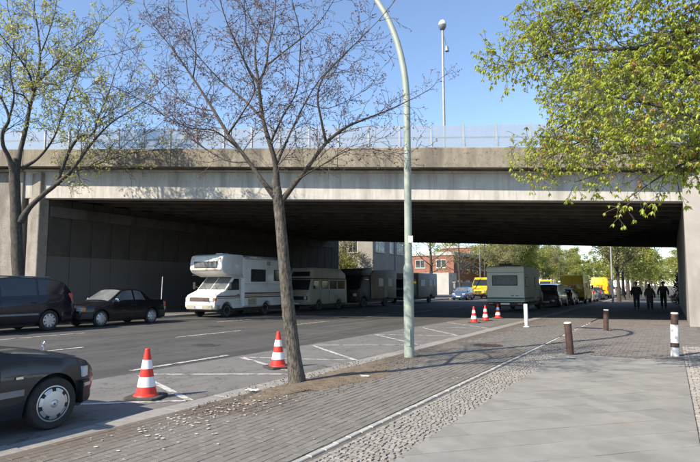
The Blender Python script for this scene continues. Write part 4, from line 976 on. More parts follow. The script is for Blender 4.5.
# camper seen from behind in the right bay
c5 = empty('motorhome', (-8.85, 38.4, ROADZ), R(0), 'beige motorhome seen from behind with teal stripe and wide rear window', 'motorhome')
bx5 = hull(c5, 'cabin', arch_profile(-3.0, 1.6, .62, (-1.4,), .44, .35)+[(1.6, 2.72), (-2.6, 2.84), (-2.94, 2.8), (-3.0, 2.7)], 2.3, M['camper_panel'], .05)
hull(c5, 'cab', arch_profile(1.5, 3.5, .5, (2.6,), .44, .35)+[(3.6, .6), (3.6, 1.1), (3.0, 1.3), (2.3, 2.1), (1.5, 2.15)], 2.0, M['camper_grey'], .05, (.04, 1.2))
rw5 = framed_face_window(bx5, 'rear_window', -3.0, -1, -.8, .75, 1.62, 2.25, M['glass_curtain'])
b = MB()      # pleated curtain behind the pane
for k in range(24):
    x = -.7+k*.06; b.tube([(x, -3.034, 1.7), (x, -3.034, 1.95+.02*math.sin(k*1.9))], .012, 5)
b.build('curtain', M['camper_grey'], rw5)
face_rect(bx5, 'teal_stripe', M['stripe_teal'], -3.0, -1, -1.13, 1.13, .78, .9, .006, 0)
face_rect(bx5, 'teal_stripe', M['stripe_teal'], -3.0, -1, -1.13, 1.13, .7, .74, .006, 0)
face_rect(bx5, 'trim_line', M['camper_grey'], -3.0, -1, -1.13, 1.13, 2.42, 2.45, .008, 0)
for k in range(5): face_rect(bx5, 'badge_letter', M['stripe_teal'], -3.0, -1, .35+k*.09+.0, .42+k*.09, .98, 1.04, .006, 0) if k != 2 else None
bm5 = face_rect(c5, 'bumper', M['black_trim'], -3.0, -1, -1.1, 1.1, .42, .62, .1, .02)
for x in (-.9, .9): face_rect(bm5, 'tail_light', M['lens_red'], -3.1, -1, x-.14, x+.14, .48, .57, .015)
pl5 = face_rect(bm5, 'licence_plate', M['plate'], -3.1, -1, -.27, .27, .46, .57, .012, 0)
for sd in (-1, 1):
    framed_side_window(bx5, sd, 1.15, -2.7, -2.0, 1.55, 2.15, M['glass_light'])
    side_rect(bx5, 'entry_door', M['camper_panel'], sd, 1.15, -.2, .5, .66, 2.3, .015); framed_side_window(bx5, sd, 1.16, -.05, .35, 1.55, 2.15, M['glass_light'])
    side_rect(bx5, 'teal_stripe', M['stripe_teal'], sd, 1.15, -2.95, 1.55, .78, .9, .004, 0)
    for yy in (2.6, -1.4): wheel(c5, sd*.9, yy, .35, sd, 'steel', .22)
for (y0, h_, w) in ((-2.4, .16, .34), (-.6, .1, .5)):
    b = MB(); b.box(-w-.1, w-.1, y0-.25, y0+.25, 2.8, 2.84+h_); b.build('roof_vent', M['black_trim'], c5, None, (.02, 1))
b = MB(); b.tube([(-.1, -2.4, 2.9), (-.1, -2.4, 3.08)], .03, 6); b.box(-.35, .15, -2.6, -2.2, 3.08, 3.12); b.build('roof_aerial', M['black_trim'], c5)
b = MB(); b.box(-.95, .95, -2.9, 3.4, .36, .62); b.build('chassis', M['black_trim'], c5)

# delivery vans
def text_mesh(name, s, size, m, parent, loc, rot, shear=0.0, bold=0.0):
    cu = bpy.data.curves.new(name, 'FONT'); cu.body = s; cu.size = size; cu.align_x = 'CENTER'; cu.align_y = 'CENTER'; cu.shear = shear; cu.offset = bold; cu.extrude = .002
    t = bpy.data.objects.new(name+'_tmp', cu); COL.objects.link(t); dg = bpy.context.evaluated_depsgraph_get()
    me = bpy.data.meshes.new_from_object(t.evaluated_get(dg)); bpy.data.objects.remove(t); bpy.data.curves.remove(cu)
    me.materials.clear(); me.materials.append(m)
    o = bpy.data.objects.new(name, me); COL.objects.link(o); o.parent = parent; o.location = loc; o.rotation_euler = rot; return o
def delivery_van(label, loc, rz, paint, logo=None, H=2.5, L=5.6, W=2.0, group=None):
    v = empty('delivery_van', loc, rz, label, 'van', group); e = L/2
    bd = hull(v, 'body', arch_profile(-e, e-.08, .4, (e-.95, -e+1.15), .42, .34)+[(e, .5), (e, .95), (e-.15, 1.1), (e-.75, 1.35), (e-1.5, H-.2), (e-1.8, H), (-e+.06, H), (-e, H-.15)], W, paint, .07, (.06, 1.2))
    b = MB(); p0, p1 = Vector((0, e-.8, 1.38)), Vector((0, e-1.45, H-.28)); w0, w1 = W/2*.9, W/2*.84
    dn = Vector((0, p0.z-p1.z, p0.y-p1.y)); dn = Vector((0, (p1.z-p0.z), (p0.y-p1.y))).normalized()*.02
    b.add([(-w0, p0.y+dn.y, p0.z+dn.z), (w0, p0.y+dn.y, p0.z+dn.z), (w1, p1.y+dn.y, p1.z+dn.z), (-w1, p1.y+dn.y, p1.z+dn.z)], [(0, 1, 2, 3)]); b.build('windscreen', M['glass_dark'], v)
    for sd in (-1, 1):
        g_ = MB(); g_.add([(sd*W/2*1.0, e-1.0, 1.35), (sd*W/2*1.0, e-1.9, 1.35), (sd*W/2*.96, e-1.9, H-.5), (sd*W/2*.96, e-1.5, H-.5)], [(0, 1, 2, 3)]); g_.build('door_window', M['glass_dark'], v)
        b = MB(); b.box(sd*W/2*.74-.13, sd*W/2*.74+.13, e-.1, e+.012, .75, .98); b.build('headlight', M['lens_clear'], v, None, (.02, 2))
        b = MB(); b.box(sd*(W/2-.09)-.06, sd*(W/2-.09)+.06, -e-.012, -e+.1, .95, 1.5); b.build('tail_light', M['lens_red'], v, None, (.015, 1))
        b = MB(); b.box(sd*(W/2+.14)-.08, sd*(W/2+.14)+.08, e-1.05, e-.98, 1.3, 1.65); b.build('mirror', M['black_trim'], v, None, (.02, 1))
        for yy in (e-.95, -e+1.15): wheel(v, sd*(W/2-.12), yy, .34, sd, 'steel', .2)
    face_rect(v, 'door_gap', M['ink'], -e, -1, -.008, .008, .55, H-.2, .004, 0)
    face_rect(v, 'bumper', M['black_trim'], -e, -1, -W/2+.05, W/2-.05, .4, .6, .08, .02); face_rect(v, 'bumper', M['black_trim'], e, 1, -W/2+.05, W/2-.05, .42, .66, .05, .02)
    face_rect(v, 'grille', M['black_trim'], e, 1, -.45, .45, .72, .92, .012, .004)
    face_rect(v, 'licence_plate', M['plate'], -e, -1, -.26, .26, .72, .83, .012, 0)
    if logo:
        text_mesh('lettering', logo, .42, M['red_ink'], v, (0, -e-.012, 1.5), (R(90), 0, 0), .3, .012)
        for sd in (-1, 1): text_mesh('lettering', logo, .6, M['red_ink'], v, (sd*(W/2*.98+.012), -e+1.9, 1.6), (R(90), 0, sd*R(90)), .3, .012)
    b = MB(); b.box(-W/2+.12, W/2-.12, -e+.1, e-.15, .28, .5); b.build('chassis', M['black_trim'], v); return v
delivery_van('yellow delivery van facing the camera behind the blue car', (-20.3, 70.8, ROADZ), math.pi, M['paint_yellow'], 'DHL', H=2.6)
delivery_van('yellow delivery van parked in the bay, shaded rear with red lettering', (-7.55, 56.6, ROADZ), 0, M['paint_yellow'], 'DHL', H=2.55)
delivery_van('yellow delivery van in full sun behind the dark blue car', (-7.6, 79.5, ROADZ), 0, M['paint_yellow'], 'DHL', H=2.6)
delivery_van('small yellow van far off in the roadway right of the beige motorhome', (-18, 100, ROADZ), math.pi, M['paint_yellow'], None, H=2.55)
delivery_van('white delivery van far down the street beyond the people', (-7.6, 112, ROADZ), 0, M['paint_white_car'], None, H=2.5)
delivery_van('white delivery van second in the distant row', (-7.6, 128, ROADZ), 0, M['paint_white_car'], None, H=2.5)
delivery_van('distant yellow van between the two white vans and the trees', (-7.6, 146, ROADZ), 0, M['paint_yellow'], None, H=2.6)

HATCH = dict(L=3.95, W=1.68, paint=M['paint_greydark'], wheels=(1.2, -1.2, .3), sill=.22, rim='cap', rimn=8,
    top=[(-1.975, .7), (-1.95, 1.0), (-1.7, 1.28), (-1.35, 1.42), (-.4, 1.46), (.1, 1.43), (.3, 1.36), (1.0, .98), (1.4, .93), (1.85, .78), (1.95, .68), (1.975, .5)],
    belt=[(-2, .95), (0, .93), (1.0, .9), (1.95, .72)], side_glass=[(-.2, .85, -.15, .3), (-1.4, -.28, -1.2, -.24)], ws=(.3, .95), rw=(-1.86, -1.45),
    head=(.56, 1.92, .66, .32, .15), tail=(.7, -1.92, .9, .16, .32), mirror=(.6, 1.0), doors=(.85, -.25), handles=(-.1, -1.0), grille=(.35, .56, .66))
def vary(S, **k): d = dict(S); d.update(k); return d
make_car('parked_car', 'dark people carrier parked in the bay beyond the beige motorhome', 'car', vary(VAN7, paint=M['paint_greydark'], glass=M['glass_grey']), (-8.1, 46.6, ROADZ), 0)
make_car('parked_car', 'grey hatchback parked between the dark people carrier and yellow van', 'car', vary(HATCH, paint=M['paint_greydark']), (-7.75, 51.5, ROADZ), 0)
make_car('parked_car', 'beige hatchback parked just past the yellow van in the bay', 'car', vary(HATCH, paint=M['paint_beige']), (-7.3, 62.6, ROADZ), 0)
make_car('parked_car', 'dark blue car parked left of the distant lamp post', 'car', vary(HATCH, paint=M['paint_darkblue'], windscreen_mat=M['glass_grey']), (-7.5, 71.5, ROADZ), 0)
make_car('parked_car', 'light blue hatchback facing the camera beyond the camper row', 'car', vary(HATCH, paint=M['paint_blue'], L=4.1, windscreen_mat=M['glass_grey']), (-20.4, 62.6, ROADZ), math.pi+R(4))
make_car('parked_car', 'silver car parked far along the right bay', 'car', vary(HATCH, paint=M['paint_silver']), (-7.5, 92, ROADZ), 0)
make_car('parked_car', 'silver car parked at the far left kerb past the yellow van', 'car', vary(HATCH, paint=M['paint_silver']), (-20.4, 88, ROADZ), math.pi)
make_car('parked_car', 'white car parked beyond the silver one in the right bay', 'car', vary(HATCH, paint=M['paint_white_car']), (-7.5, 100, ROADZ), 0)

# ================================================================ CONES, BOLLARDS
def make_cone(label, loc, rz, group='striped traffic cones'):
    c = empty('traffic_cone', loc, rz, label, 'traffic cone', group); H = .72
    b = MB(); b.prism([(-.2, -.25), (.2, -.25), (.25, -.2), (.25, .2), (.2, .25), (-.2, .25), (-.25, .2), (-.25, -.2)], 0, .045, 'z'); b.build('base', M['cone_base'], c, None, (.012, 2))
    r_ = lambda t: .15-.118*t
    cuts = [0, .19, .4, .57, .76, 1.0]
    for k in range(5):
        z0, z1 = .045+cuts[k]*(H-.045), .045+cuts[k+1]*(H-.045)
        rr0, rr1 = r_(cuts[k]), r_(cuts[k+1]); e = .003 if k % 2 else 0
        prof = [(rr0+e, z0), (rr1+e, z1)]
        if k == 0: prof = [(.185, z0-.004), (.178, z0+.012), (rr0, z0+.03), (rr1, z1)]
        if k == 4: prof = [(rr0, z0), (rr1+.002, z1-.02), (rr1+.006, z1-.015), (rr1, z1), (rr1*.6, z1+.003)]
        b = MB(); b.lathe(prof, 28); b.build('white_band' if k % 2 else 'red_band', M['cone_white'] if k % 2 else M['cone_red'], c, 40)
    return c
for (px, py, rz, lab) in ((146, 398.5, .4, 'red and white traffic cone nearest the charcoal sedan'), (278, 368, 1.0, 'red and white traffic cone just left of the middle tree trunk'),
        (474, 323, .2, 'leftmost of three distant traffic cones before the beige motorhome'), (485.5, 321, .9, 'middle of three distant traffic cones before the beige motorhome'), (498, 318.5, .5, 'rightmost of three distant traffic cones under the beige motorhome rear')):
    p = on_ground(px, py, ROADZ); make_cone(lab, (p.x, p.y, ROADZ+.004), rz)
def bollard(label, px, py, px_t, py_t, r, kind):
    p = on_ground(px, py, 0); d = (p-_C).dot(_h); t = at_depth(px_t, py_t, d)-p; t.z = abs(t.z)
    o = empty('bollard', (p.x, p.y, 0), 0, label, 'bollard'); H = t.length
    o.rotation_euler = t.to_track_quat('Z', 'Y').to_euler()
    if kind == 'brown':
        b = MB(); b.lathe([(r, -.05), (r*1.0, H-.03)], 18); b.build('post', M['rust_brown'], o, 40)
        b = MB(); b.lathe([(r*1.01, H-.035), (r*1.02, H-.012), (r*.85, H), (.01, H+.003)], 18); b.build('cap', M['white_worn'], o, 40)
    elif kind == 'mixed':
        b = MB(); b.lathe([(r*.99, -.05), (r*.99, H*.72)], 18); b.build('white_sleeve', M['white_worn'], o, 40)
        b = MB(); b.lathe([(r*.86, H*.715), (r*.86, H-.03)], 18); b.build('post', M['rust_brown'], o, 40)
        b = MB(); b.lathe([(r*.87, H-.035), (r*.88, H-.012), (r*.75, H), (.01, H+.003)], 18); b.build('cap', M['white_worn'], o, 40)
        b = MB(); b.lathe([(r*1.02, H*.2), (r*1.03, H*.24), (r*1.02, H*.3)], 18); b.build('rust_collar', M['rust_brown'], o, 40)
    else:
        b = MB(); b.lathe([(r*.8, -.05), (r*.8, H*.1), (r, H*.3), (r, H-.02), (r*.85, H)], 18); b.build('post', M['white_worn'], o, 40)
        b = MB(); b.lathe([(r*1.6, 0), (r*1.5, .02), (r*.8, .03)], 18); b.build('foot', M['white_worn'], o, 40)
bollard('dark brown bollard leaning left with worn pale top, nearest in the pavement', 570.5, 354.5, 567.5, 322, .082, 'brown')
bollard('upright brown bollard standing further back by the underpass mouth', 606, 330.5, 606, 309.5, .088, 'brown')
bollard('bollard with white lower sleeve and brown top near the right wall', 675, 356, 674.5, 312.5, .088, 'mixed')
bollard('slim white post standing at the kerb right of the motorhome rear', 526.5, 327, 525.5, 304, .075, 'white')

# ================================================================ TREES
def catmull(pts, rad, n=4):
    P = [Vector(p) for p in pts]; out = []; ro = []
    for i in range(len(P)-1):
        p0, p1, p2, p3 = P[max(i-1, 0)], P[i], P[i+1], P[min(i+2, len(P)-1)]
        for k in range(n):
            t = k/n; t2, t3 = t*t, t*t*t
            out.append(.5*((2*p1)+(-p0+p2)*t+(2*p0-5*p1+4*p2-p3)*t2+(-p0+3*p1-3*p2+p3)*t3)); ro.append(rad[i]+(rad[i+1]-rad[i])*t)
    out.append(P[-1]); ro.append(rad[-1]); return out, ro
def wander(rnd, p, d, L, seg, wob, up):
    pts = [p.copy()]; d = d.normalized(); n = max(2, int(L/seg))
    for _ in range(n):
        d = (d+Vector((rnd.gauss(0, wob), rnd.gauss(0, wob), rnd.gauss(0, wob)+up))).normalized()
        pts.append(pts[-1]+d*(L/n))
    return pts
def side_dir(rnd, t, ang):
    o = t.orthogonal().normalized(); o = Matrix.Rotation(rnd.uniform(0, 6.283), 3, t) @ o
    return (t*math.cos(ang)+o*math.sin(ang)).normalized()
def twigs(rnd, pts, rad, level, maxlev, b, tips, dens, lens, wob=.16, up=.03, skip=.2, rmin=.0022, sides=3, flat=None):
    """recursive side shoots along a polyline; collects (point, direction, level) in tips"""
    Ls = [(pts[i+1]-pts[i]).length for i in range(len(pts)-1)]; tot = sum(Ls)
    n = max(1, int(tot*dens[level]*rnd.uniform(.8, 1.2)))
    for k in range(n):
        s_ = tot*(skip+(1-skip)*(k+rnd.random())/n); a = 0; i = 0
        while i < len(Ls)-1 and a+Ls[i] < s_: a += Ls[i]; i += 1
        f = min(1, (s_-a)/max(Ls[i], 1e-6)); p = pts[i].lerp(pts[i+1], f); t = (pts[i+1]-pts[i]).normalized()
        r0 = rad[i]+(rad[i+1]-rad[i])*f
        d = side_dir(rnd, t, R(rnd.uniform(28, 68)))
        if flat: d = Vector((d.x*flat[0], d.y*flat[1], d.z*flat[2]))
        L = lens[level]*rnd.uniform(.45, 1.25)*(1-.45*s_/tot)
        q = wander(rnd, p, d, L, max(.07, L/5), wob, up)
        ra = max(rmin*1.3, min(r0*.55, .011*L+.0015)); rr = [ra+(rmin-ra)*j/(len(q)-1) for j in range(len(q))]
        b.tube(q, rr, sides if ra < .02 else 5, cap=False)
        tips.append((q[-1], (q[-1]-q[-2]).normalized(), level))
        if level+1 < maxlev: twigs(rnd, q, rr, level+1, maxlev, b, tips, dens, lens, wob, up, .15, rmin, sides, flat)
def bud_cluster(rnd, b, p, d, s_):
    for _ in range(rnd.randint(2, 4)):
        q = p+Vector((rnd.gauss(0, 1), rnd.gauss(0, 1), rnd.gauss(0, 1)))*s_*.9
        a = Vector((rnd.gauss(0, 1), rnd.gauss(0, 1), rnd.gauss(0, 1))).normalized(); c = a.orthogonal()*.5
        k = s_*rnd.uniform(.5, 1.1); e = a.cross(c)
        b.add([q-a*k, q+c*k, q+a*k, q-c*k, q+e*k], [(0, 1, 4), (1, 2, 4), (2, 3, 4), (3, 0, 4)])
def leaflet(b, p, d, n, L, w):
    """folded pointed leaf from p along d"""
    d = d.normalized(); s_ = d.cross(n); s_ = s_.normalized() if s_.length > 1e-4 else d.orthogonal().normalized(); u = s_.cross(d)
    b.add([p, p+d*L*.45+s_*w+u*w*.35, p+d*L, p+d*L*.45-s_*w+u*w*.35, p+d*L*.5], [(0, 1, 4), (1, 2, 4), (0, 4, 3), (4, 2, 3)])

def traced_tree(name, label, base, base_r, trunk, limbs, depth, seed, barkm, twigm, dens, lens, maxlev, leaf=None, bloom=None, rmin=.0025, group=None, limbk=.62, limbm=None, trunkk=.8):
    """trunk/limbs: lists of (px, py, depth offset, radius); real positions at their own depth"""
    rnd = random.Random(seed); root = empty(name, base, 0, label, 'tree', group); B0 = Vector(base)
    loc = lambda p: at_depth(p[0], p[1], depth+p[2])-B0
    pts = [Vector((0, 0, -.12)), Vector((0, 0, .02))]+[loc(p) for p in trunk]; rad = [base_r*1.2, base_r*1.0]+[p[3]*trunkk for p in trunk]
    pts.append(pts[-1]+(pts[-1]-pts[-2]).normalized()*base_r*1.6); rad.append(rad[-1]*.45)
    P, Q = catmull(pts, rad, 5); b = MB(); b.tube(P, Q, 16)
    me = b.build('trunk', barkm, root, 80)
    for v in me.data.vertices:           # bark ridges and knots
        n_ = noise.noise((v.co.x*9, v.co.y*9, v.co.z*2.2))*.5+noise.noise((v.co.x*26, v.co.y*26, v.co.z*5))*.3
        c = min(P, key=lambda q: (q-v.co).length_squared); dv = v.co-c
        if dv.length > 1e-5: v.co += dv.normalized()*n_*base_r*.16
    tw = MB(); tips = []
    for L in limbs:
        lp = [loc(p) for p in L]; lr = [p[3]*(1-(1-limbk)*min(1, (i_+.8)/2)) for i_, p in enumerate(L)]; P, Q = catmull(lp, lr, 4)
        b = MB(); b.tube(P, Q, 8); b.build('branch', limbm or barkm, root, 80)
        twigs(rnd, P, Q, 0, maxlev, tw, tips, dens, lens, rmin=rmin)
        tips.append((P[-1], (P[-1]-P[-2]).normalized(), 0))
        # limb carries on as a thinner leader
        q = wander(rnd, P[-1], P[-1]-P[-2], lens[0]*1.3, .12, .12, .05); qr = [Q[-1]*(1-j/len(q))+rmin for j in range(len(q))]
        tw.tube(q, qr, 5, cap=False); twigs(rnd, q, qr, 1, maxlev, tw, tips, dens, lens, rmin=rmin)
    o = tw.build('twigs', twigm, root, fix=False); o['kind'] = 'stuff'
    return root, tips, rnd

# middle tree: leafing buds only
TD = 9.55
mid = dict(
 trunk=[(294, 355, 0, .145), (289.5, 320, 0, .135), (286, 285, 0, .125), (283, 250, 0, .118), (280, 215, 0, .113), (277, 192, 0, .112)],
 limbs=[[(278, 200, 0, .085), (264, 183, .02, .062), (249, 162, .1, .055), (228, 134, .2, .047), (214, 111, .35, .04), (193, 78, .5, .03), (171, 47, .7, .021), (154, 25, .9, .014), (144, 4, 1.0, .009)],
  [(277.5, 200, 0, .085), (275.5, 165, -.05, .07), (270, 144, -.1, .064), (263, 119, -.1, .055), (258.5, 84, -.15, .042)],
  [(258.5, 84, -.15, .034), (249, 70, -.2, .028), (239, 49, -.35, .022), (228, 25, -.5, .017), (220, 0, -.6, .013), (214, -30, -.7, .008)],
  [(258.5, 84, -.15, .036), (266, 66, .0, .03), (268.5, 45, .15, .025), (274, 25, .3, .019), (276, 0, .4, .014), (279, -35, .5, .008)],
  [(266, 66, .0, .024), (281, 54, -.3, .02), (304, 36, -.6, .015), (321, 20, -.8, .011), (335, -2, -1.0, .007)],
  [(278.5, 205, 0, .075), (290, 190, 0, .066), (308, 167, -.1, .055), (326, 143, -.2, .046), (345, 128, -.1, .036), (360, 121, 0, .03), (386, 111, .2, .02), (412, 99, .4, .01)],
  [(326, 143, -.2, .034), (321, 119, -.4, .029), (317.5, 97, -.5, .026), (323, 78, -.6, .021), (338, 61, -.8, .016), (358, 41, -1, .011), (379, 20, -1.2, .007)],
  [(263, 119, -.1, .032), (243, 99, .3, .026), (218, 78, .6, .02), (189, 45, .9, .014), (172, 22, 1.2, .008)],
  [(276, 165, 0, .036), (289, 136, .4, .028), (305, 103, .7, .022), (321, 78, .9, .017), (346, 52, 1.1, .01)],
  [(228, 134, .2, .026), (243, 112, -.4, .02), (255, 88, -.8, .016), (244, 60, -1.2, .012), (246, 30, -1.5, .008)],
  [(240, 150, .15, .022), (215, 131, .0, .018), (190, 128, -.3, .013), (165, 116, -.5, .008)],
  [(249, 162, .1, .02), (225, 160, .6, .016), (190, 138, 1.1, .012), (160, 108, 1.6, .007)],
  [(300, 178, -.1, .02), (322, 165, -.5, .015), (350, 150, -.8, .011), (378, 150, -1.0, .006)],
  [(270, 144, -.1, .026), (282, 118, -.9, .02), (297, 90, -1.4, .015), (300, 55, -1.8, .01)],
  [(269, 45, .15, .018), (250, 18, .6, .014), (243, -15, .9, .009)], [(304, 103, .7, .014), (330, 108, 1.0, .011), (362, 92, 1.3, .007)],
  [(193, 78, .5, .018), (196, 50, .2, .013), (188, 15, -.1, .008)], [(214, 111, .35, .018), (187, 104, .6, .013), (158, 78, .8, .008)]])
pm = on_ground(297, 383, 0)
tree, tips, rnd = traced_tree('bare_tree', 'slender bare tree with reddish buds standing in the middle by the kerb', (pm.x, pm.y, 0), .15, mid['trunk'], mid['limbs'], TD, 5, M['bark'], M['twig'], (7.5, 9.0, 10.0), (.85, .42, .2), 3, rmin=.0027, limbm=M['bark_limb'])
b = MB()
for (p, d, lv) in tips:
    if rnd.random() < .7: bud_cluster(rnd, b, p, d, .0165)
o = b.build('buds', M['bud'], tree, fix=False); o['kind'] = 'stuff'

# left tree: thin yellow-green first leaves
LD = 23.4
left = dict(
 trunk=[(19.5, 300, 0, .3), (18, 270, 0, .285), (16.5, 235, 0, .27), (15.5, 205, 0, .255), (14.5, 180, 0, .25), (14.5, 170, 0, .24)],
 limbs=[[(15, 178, 0, .2), (9, 158, -.3, .14), (3, 145, -.6, .12), (3, 131, -.9, .11), (9, 119, -1.2, .09), (2, 100, -1.4, .07), (-12, 80, -1.6, .05), (-25, 50, -1.8, .03)],
  [(15, 178, 0, .2), (20, 152, .2, .15), (26, 128, .3, .14), (30, 106, .4, .12), (37, 82, .6, .1), (40, 56, .8, .08), (38, 30, 1.0, .055), (34, 2, 1.2, .035), (36, -30, 1.4, .02)],
  [(33, 92, .5, .08), (30, 76, .2, .07), (22, 62, -.2, .06), (8, 44, -.6, .045), (-5, 28, -.9, .03)],
  [(38, 82, .6, .075), (48, 72, .9, .06), (60, 60, 1.2, .048), (78, 44, 1.5, .034), (94, 33, 1.8, .018)],
  [(40, 55, .8, .045), (48, 35, .5, .035), (55, 12, .3, .024), (58, -15, 0, .014)],
  [(20, 222, 0, .2), (30, 207, .0, .17), (44, 194, .0, .16), (56, 184, .1, .15), (61, 172, .2, .12), (70, 150, .3, .1), (80, 137, .4, .09), (93, 134, .5, .07), (98, 118, .6, .05), (108, 95, .8, .035), (116, 70, 1.0, .018)],
  [(57, 184, .1, .12), (72, 170, -.2, .1), (86, 151, -.4, .085), (98, 136, -.6, .07), (111, 123, -.8, .055), (128, 112, -1.0, .038), (150, 98, -1.3, .02)],
  [(58, 183, .1, .075), (72, 173, .6, .06), (92, 166, 1.1, .048), (112, 159, 1.6, .038), (138, 152, 2.0, .026), (165, 150, 2.4, .014)],
  [(22, 168, 0, .1), (36, 160, .4, .085), (48, 147, .8, .072), (56, 133, 1.1, .062), (61, 118, 1.3, .054), (68, 98, 1.5, .044), (78, 74, 1.8, .032), (84, 52, 2.0, .018)],
  [(30, 106, .4, .06), (24, 96, -.5, .05), (12, 92, -1.2, .04), (-4, 86, -1.8, .024)],
  [(65, 106, 1.4, .032), (52, 98, 2.0, .024), (38, 92, 2.5, .014)], [(68, 100, 1.5, .034), (88, 92, 1.0, .026), (104, 94, .5, .015)],
  [(97, 120, .6, .03), (112, 112, 1.4, .024), (128, 90, 2.0, .014)], [(110, 160, 1.6, .02), (128, 142, 1.2, .016), (150, 132, .8, .01)],
  [(9, 119, -1.2, .06), (14, 96, -1.6, .05), (10, 70, -2.0, .038), (14, 40, -2.4, .026), (8, 8, -2.8, .014)],
  [(37, 82, .6, .04), (54, 84, -.3, .03), (74, 76, -1.0, .022), (92, 62, -1.6, .013)]])
tree, tips, rnd = traced_tree('budding_tree', 'big tree with thin yellow-green leaves at the left edge behind the minivan', (-23.45, 13.75, LEFTZ), .31, left['trunk'], left['limbs'], LD, 8, M['bark_dark'], M['twig_dark'], (3.2, 4.4, 5.0), (1.9, .95, .46), 3, rmin=.006)
b = MB()
for (p, d, lv) in tips:
    wz = (tree.location+p); q = wz-_C; px = 350+FPX*q.dot(_r)/q.dot(_fw)
    if rnd.random() < (.3 if px < 80 else .2 if px < 110 else .09):
        for _ in range(rnd.randint(5, 10)):
            dd = Vector((rnd.gauss(0, 1), rnd.gauss(0, 1), rnd.gauss(0, .8))); leaflet(b, p+dd*.05, dd, Vector((rnd.gauss(0, 1), rnd.gauss(0, 1), 1)), rnd.uniform(.08, .15), rnd.uniform(.028, .045))
o = b.build('leaves', M['leaf_yellow'], tree, fix=False); o['kind'] = 'stuff'
b = MB()
for (p, d, lv) in tips:
    if rnd.random() < .25: bud_cluster(rnd, b, p, d, .022)
o = b.build('buds', M['bud'], tree, fix=False); o['kind'] = 'stuff'

# right tree: chestnut just out of the picture, its leafing crown hangs in from the right
rt_base = Vector((3.9, 9.6, 0)); rnd = random.Random(31)
rt = empty('chestnut_tree', rt_base, 0, 'leafy chestnut with fresh drooping green leaves reaching in from the right', 'tree')
b = MB(); P, Q = catmull([(0, 0, -.1), (0, 0, .1), (.03, .05, 1.2), (-.02, .05, 2.4), (0, 0, 3.4)], [.3, .25, .21, .2, .2], 5); b.tube(P, Q, 16); b.build('trunk', M['bark_dark'], rt, 80)
def rl(l): return [at_depth(p[0], p[1], p[2])-rt_base for p in l]
T0 = Vector((0, 0, 3.2))
RL = [([T0]+rl([(735, 150, 7.2), (700, 149, 7.5), (665, 145, 7.8), (632, 152, 8.1), (592, 156, 8.5)]), [.12, .09, .06, .045, .03, .012]),
 ([T0+Vector((0, 0, .2))]+rl([(770, 60, 7.0), (700, 30, 7.4), (637, 48, 7.9), (570, 50, 8.3), (512, 66, 8.7)]), [.14, .1, .065, .048, .03, .012]),
 ([T0]+rl([(760, 110, 7.2), (700, 78, 7.6), (640, 82, 8.0), (592, 108, 8.6), (542, 138, 9.0)]), [.12, .09, .055, .042, .028, .012]),
 ([T0]+rl([(740, 160, 7.0), (700, 158, 7.2), (668, 172, 7.4), (640, 190, 7.5), (618, 205, 7.6)]), [.1, .06, .035, .022, .015, .008]),
 ([T0+Vector((0, 0, .3))]+rl([(780, 10, 6.6), (710, -20, 7.2), (630, -5, 7.8), (575, 15, 8.3), (528, 30, 8.8)]), [.14, .1, .06, .045, .03, .012]),
 ([T0+Vector((0, 0, .3))]+rl([(790, 90, 8.2), (700, 100, 9.0), (640, 120, 9.6), (588, 138, 10.0), (545, 160, 10.2)]), [.12, .09, .055, .04, .026, .012]),
 ([T0]+rl([(760, 140, 6.6), (700, 118, 6.7), (655, 105, 6.8), (600, 95, 7.0)]), [.1, .07, .045, .03, .012]),
 ([T0+Vector((0, 0, .5))]+rl([(800, -40, 7.5), (720, -60, 8), (640, -50, 8.6), (570, -30, 9.2)]), [.14, .1, .06, .04, .015]),
 ([T0]+rl([(770, 50, 9), (710, 60, 9.6), (650, 62, 10.0), (600, 80, 10.3), (560, 95, 10.4)]), [.12, .08, .05, .035, .02, .01]),
 ([T0]+rl([(745, 130, 8.2), (700, 135, 8.7), (660, 170, 9.0), (612, 172, 9.2), (575, 182, 9.3)]), [.1, .06, .04, .026, .016, .008])]
for k in range(9):      # the rest of the crown, out of view
    a = R(-80+k*15); L = rnd.uniform(3.2, 4.4); z = rnd.uniform(2.2, 4.6)
    RL.append(([T0+Vector((0, 0, .2)), Vector((math.cos(a)*L*.35, math.sin(a)*L*.35, 3.6+z*.4)), Vector((math.cos(a)*L*.75, math.sin(a)*L*.75, 3.8+z*.8)), Vector((math.cos(a)*L, math.sin(a)*L, 3.8+z))], [.12, .08, .045, .015]))
tw = MB(); tips = []
RLdone = []
for pts, rad in RL:
    P, Q = catmull(pts, [q*.6 for q in rad], 5); b = MB(); b.tube(P, Q, 8); b.build('branch', M['bark_dark'], rt, 80)
    twigs(rnd, P, Q, 0, 3, tw, tips, (7.0, 10.0, 10.0) if len(RLdone) in (3, 9) else (14.0, 13.0, 11.5) if len(RLdone) < 10 else (5.0, 6.0, 5.0), ((.6, .34, .18) if len(RLdone) in (3, 9) else (.8, .42, .2) if len(RLdone) == 0 else (1.05, .46, .2)), .2, -.015, .26, .0025)
    tips.append((P[-1], (P[-1]-P[-2]).normalized(), 2)); RLdone.append(1)
o = tw.build('twigs', M['twig_dark'], rt, fix=False); o['kind'] = 'stuff'
lb, bb = MB(), MB()
for (p, d, lv) in tips:
    if lv == 0 and rnd.random() < .5: continue
    bronze = rnd.random() < .07; tgt = bb if bronze else lb; n = rnd.randint(4, 6); s_ = rnd.uniform(.42, 1.0)
    a0 = rnd.uniform(0, 6.28)
    for k in range(n):
        a = a0+k*2*math.pi/n+rnd.uniform(-.25, .25); droop = rnd.uniform(-2.2, -.5)
        dd = Vector((math.cos(a), math.sin(a), droop))*.8+d*.4
        leaflet(tgt, p, dd, Vector((math.cos(a)*.7, math.sin(a)*.7, 1)), .088*s_*rnd.uniform(.7, 1.2), .0175*s_)
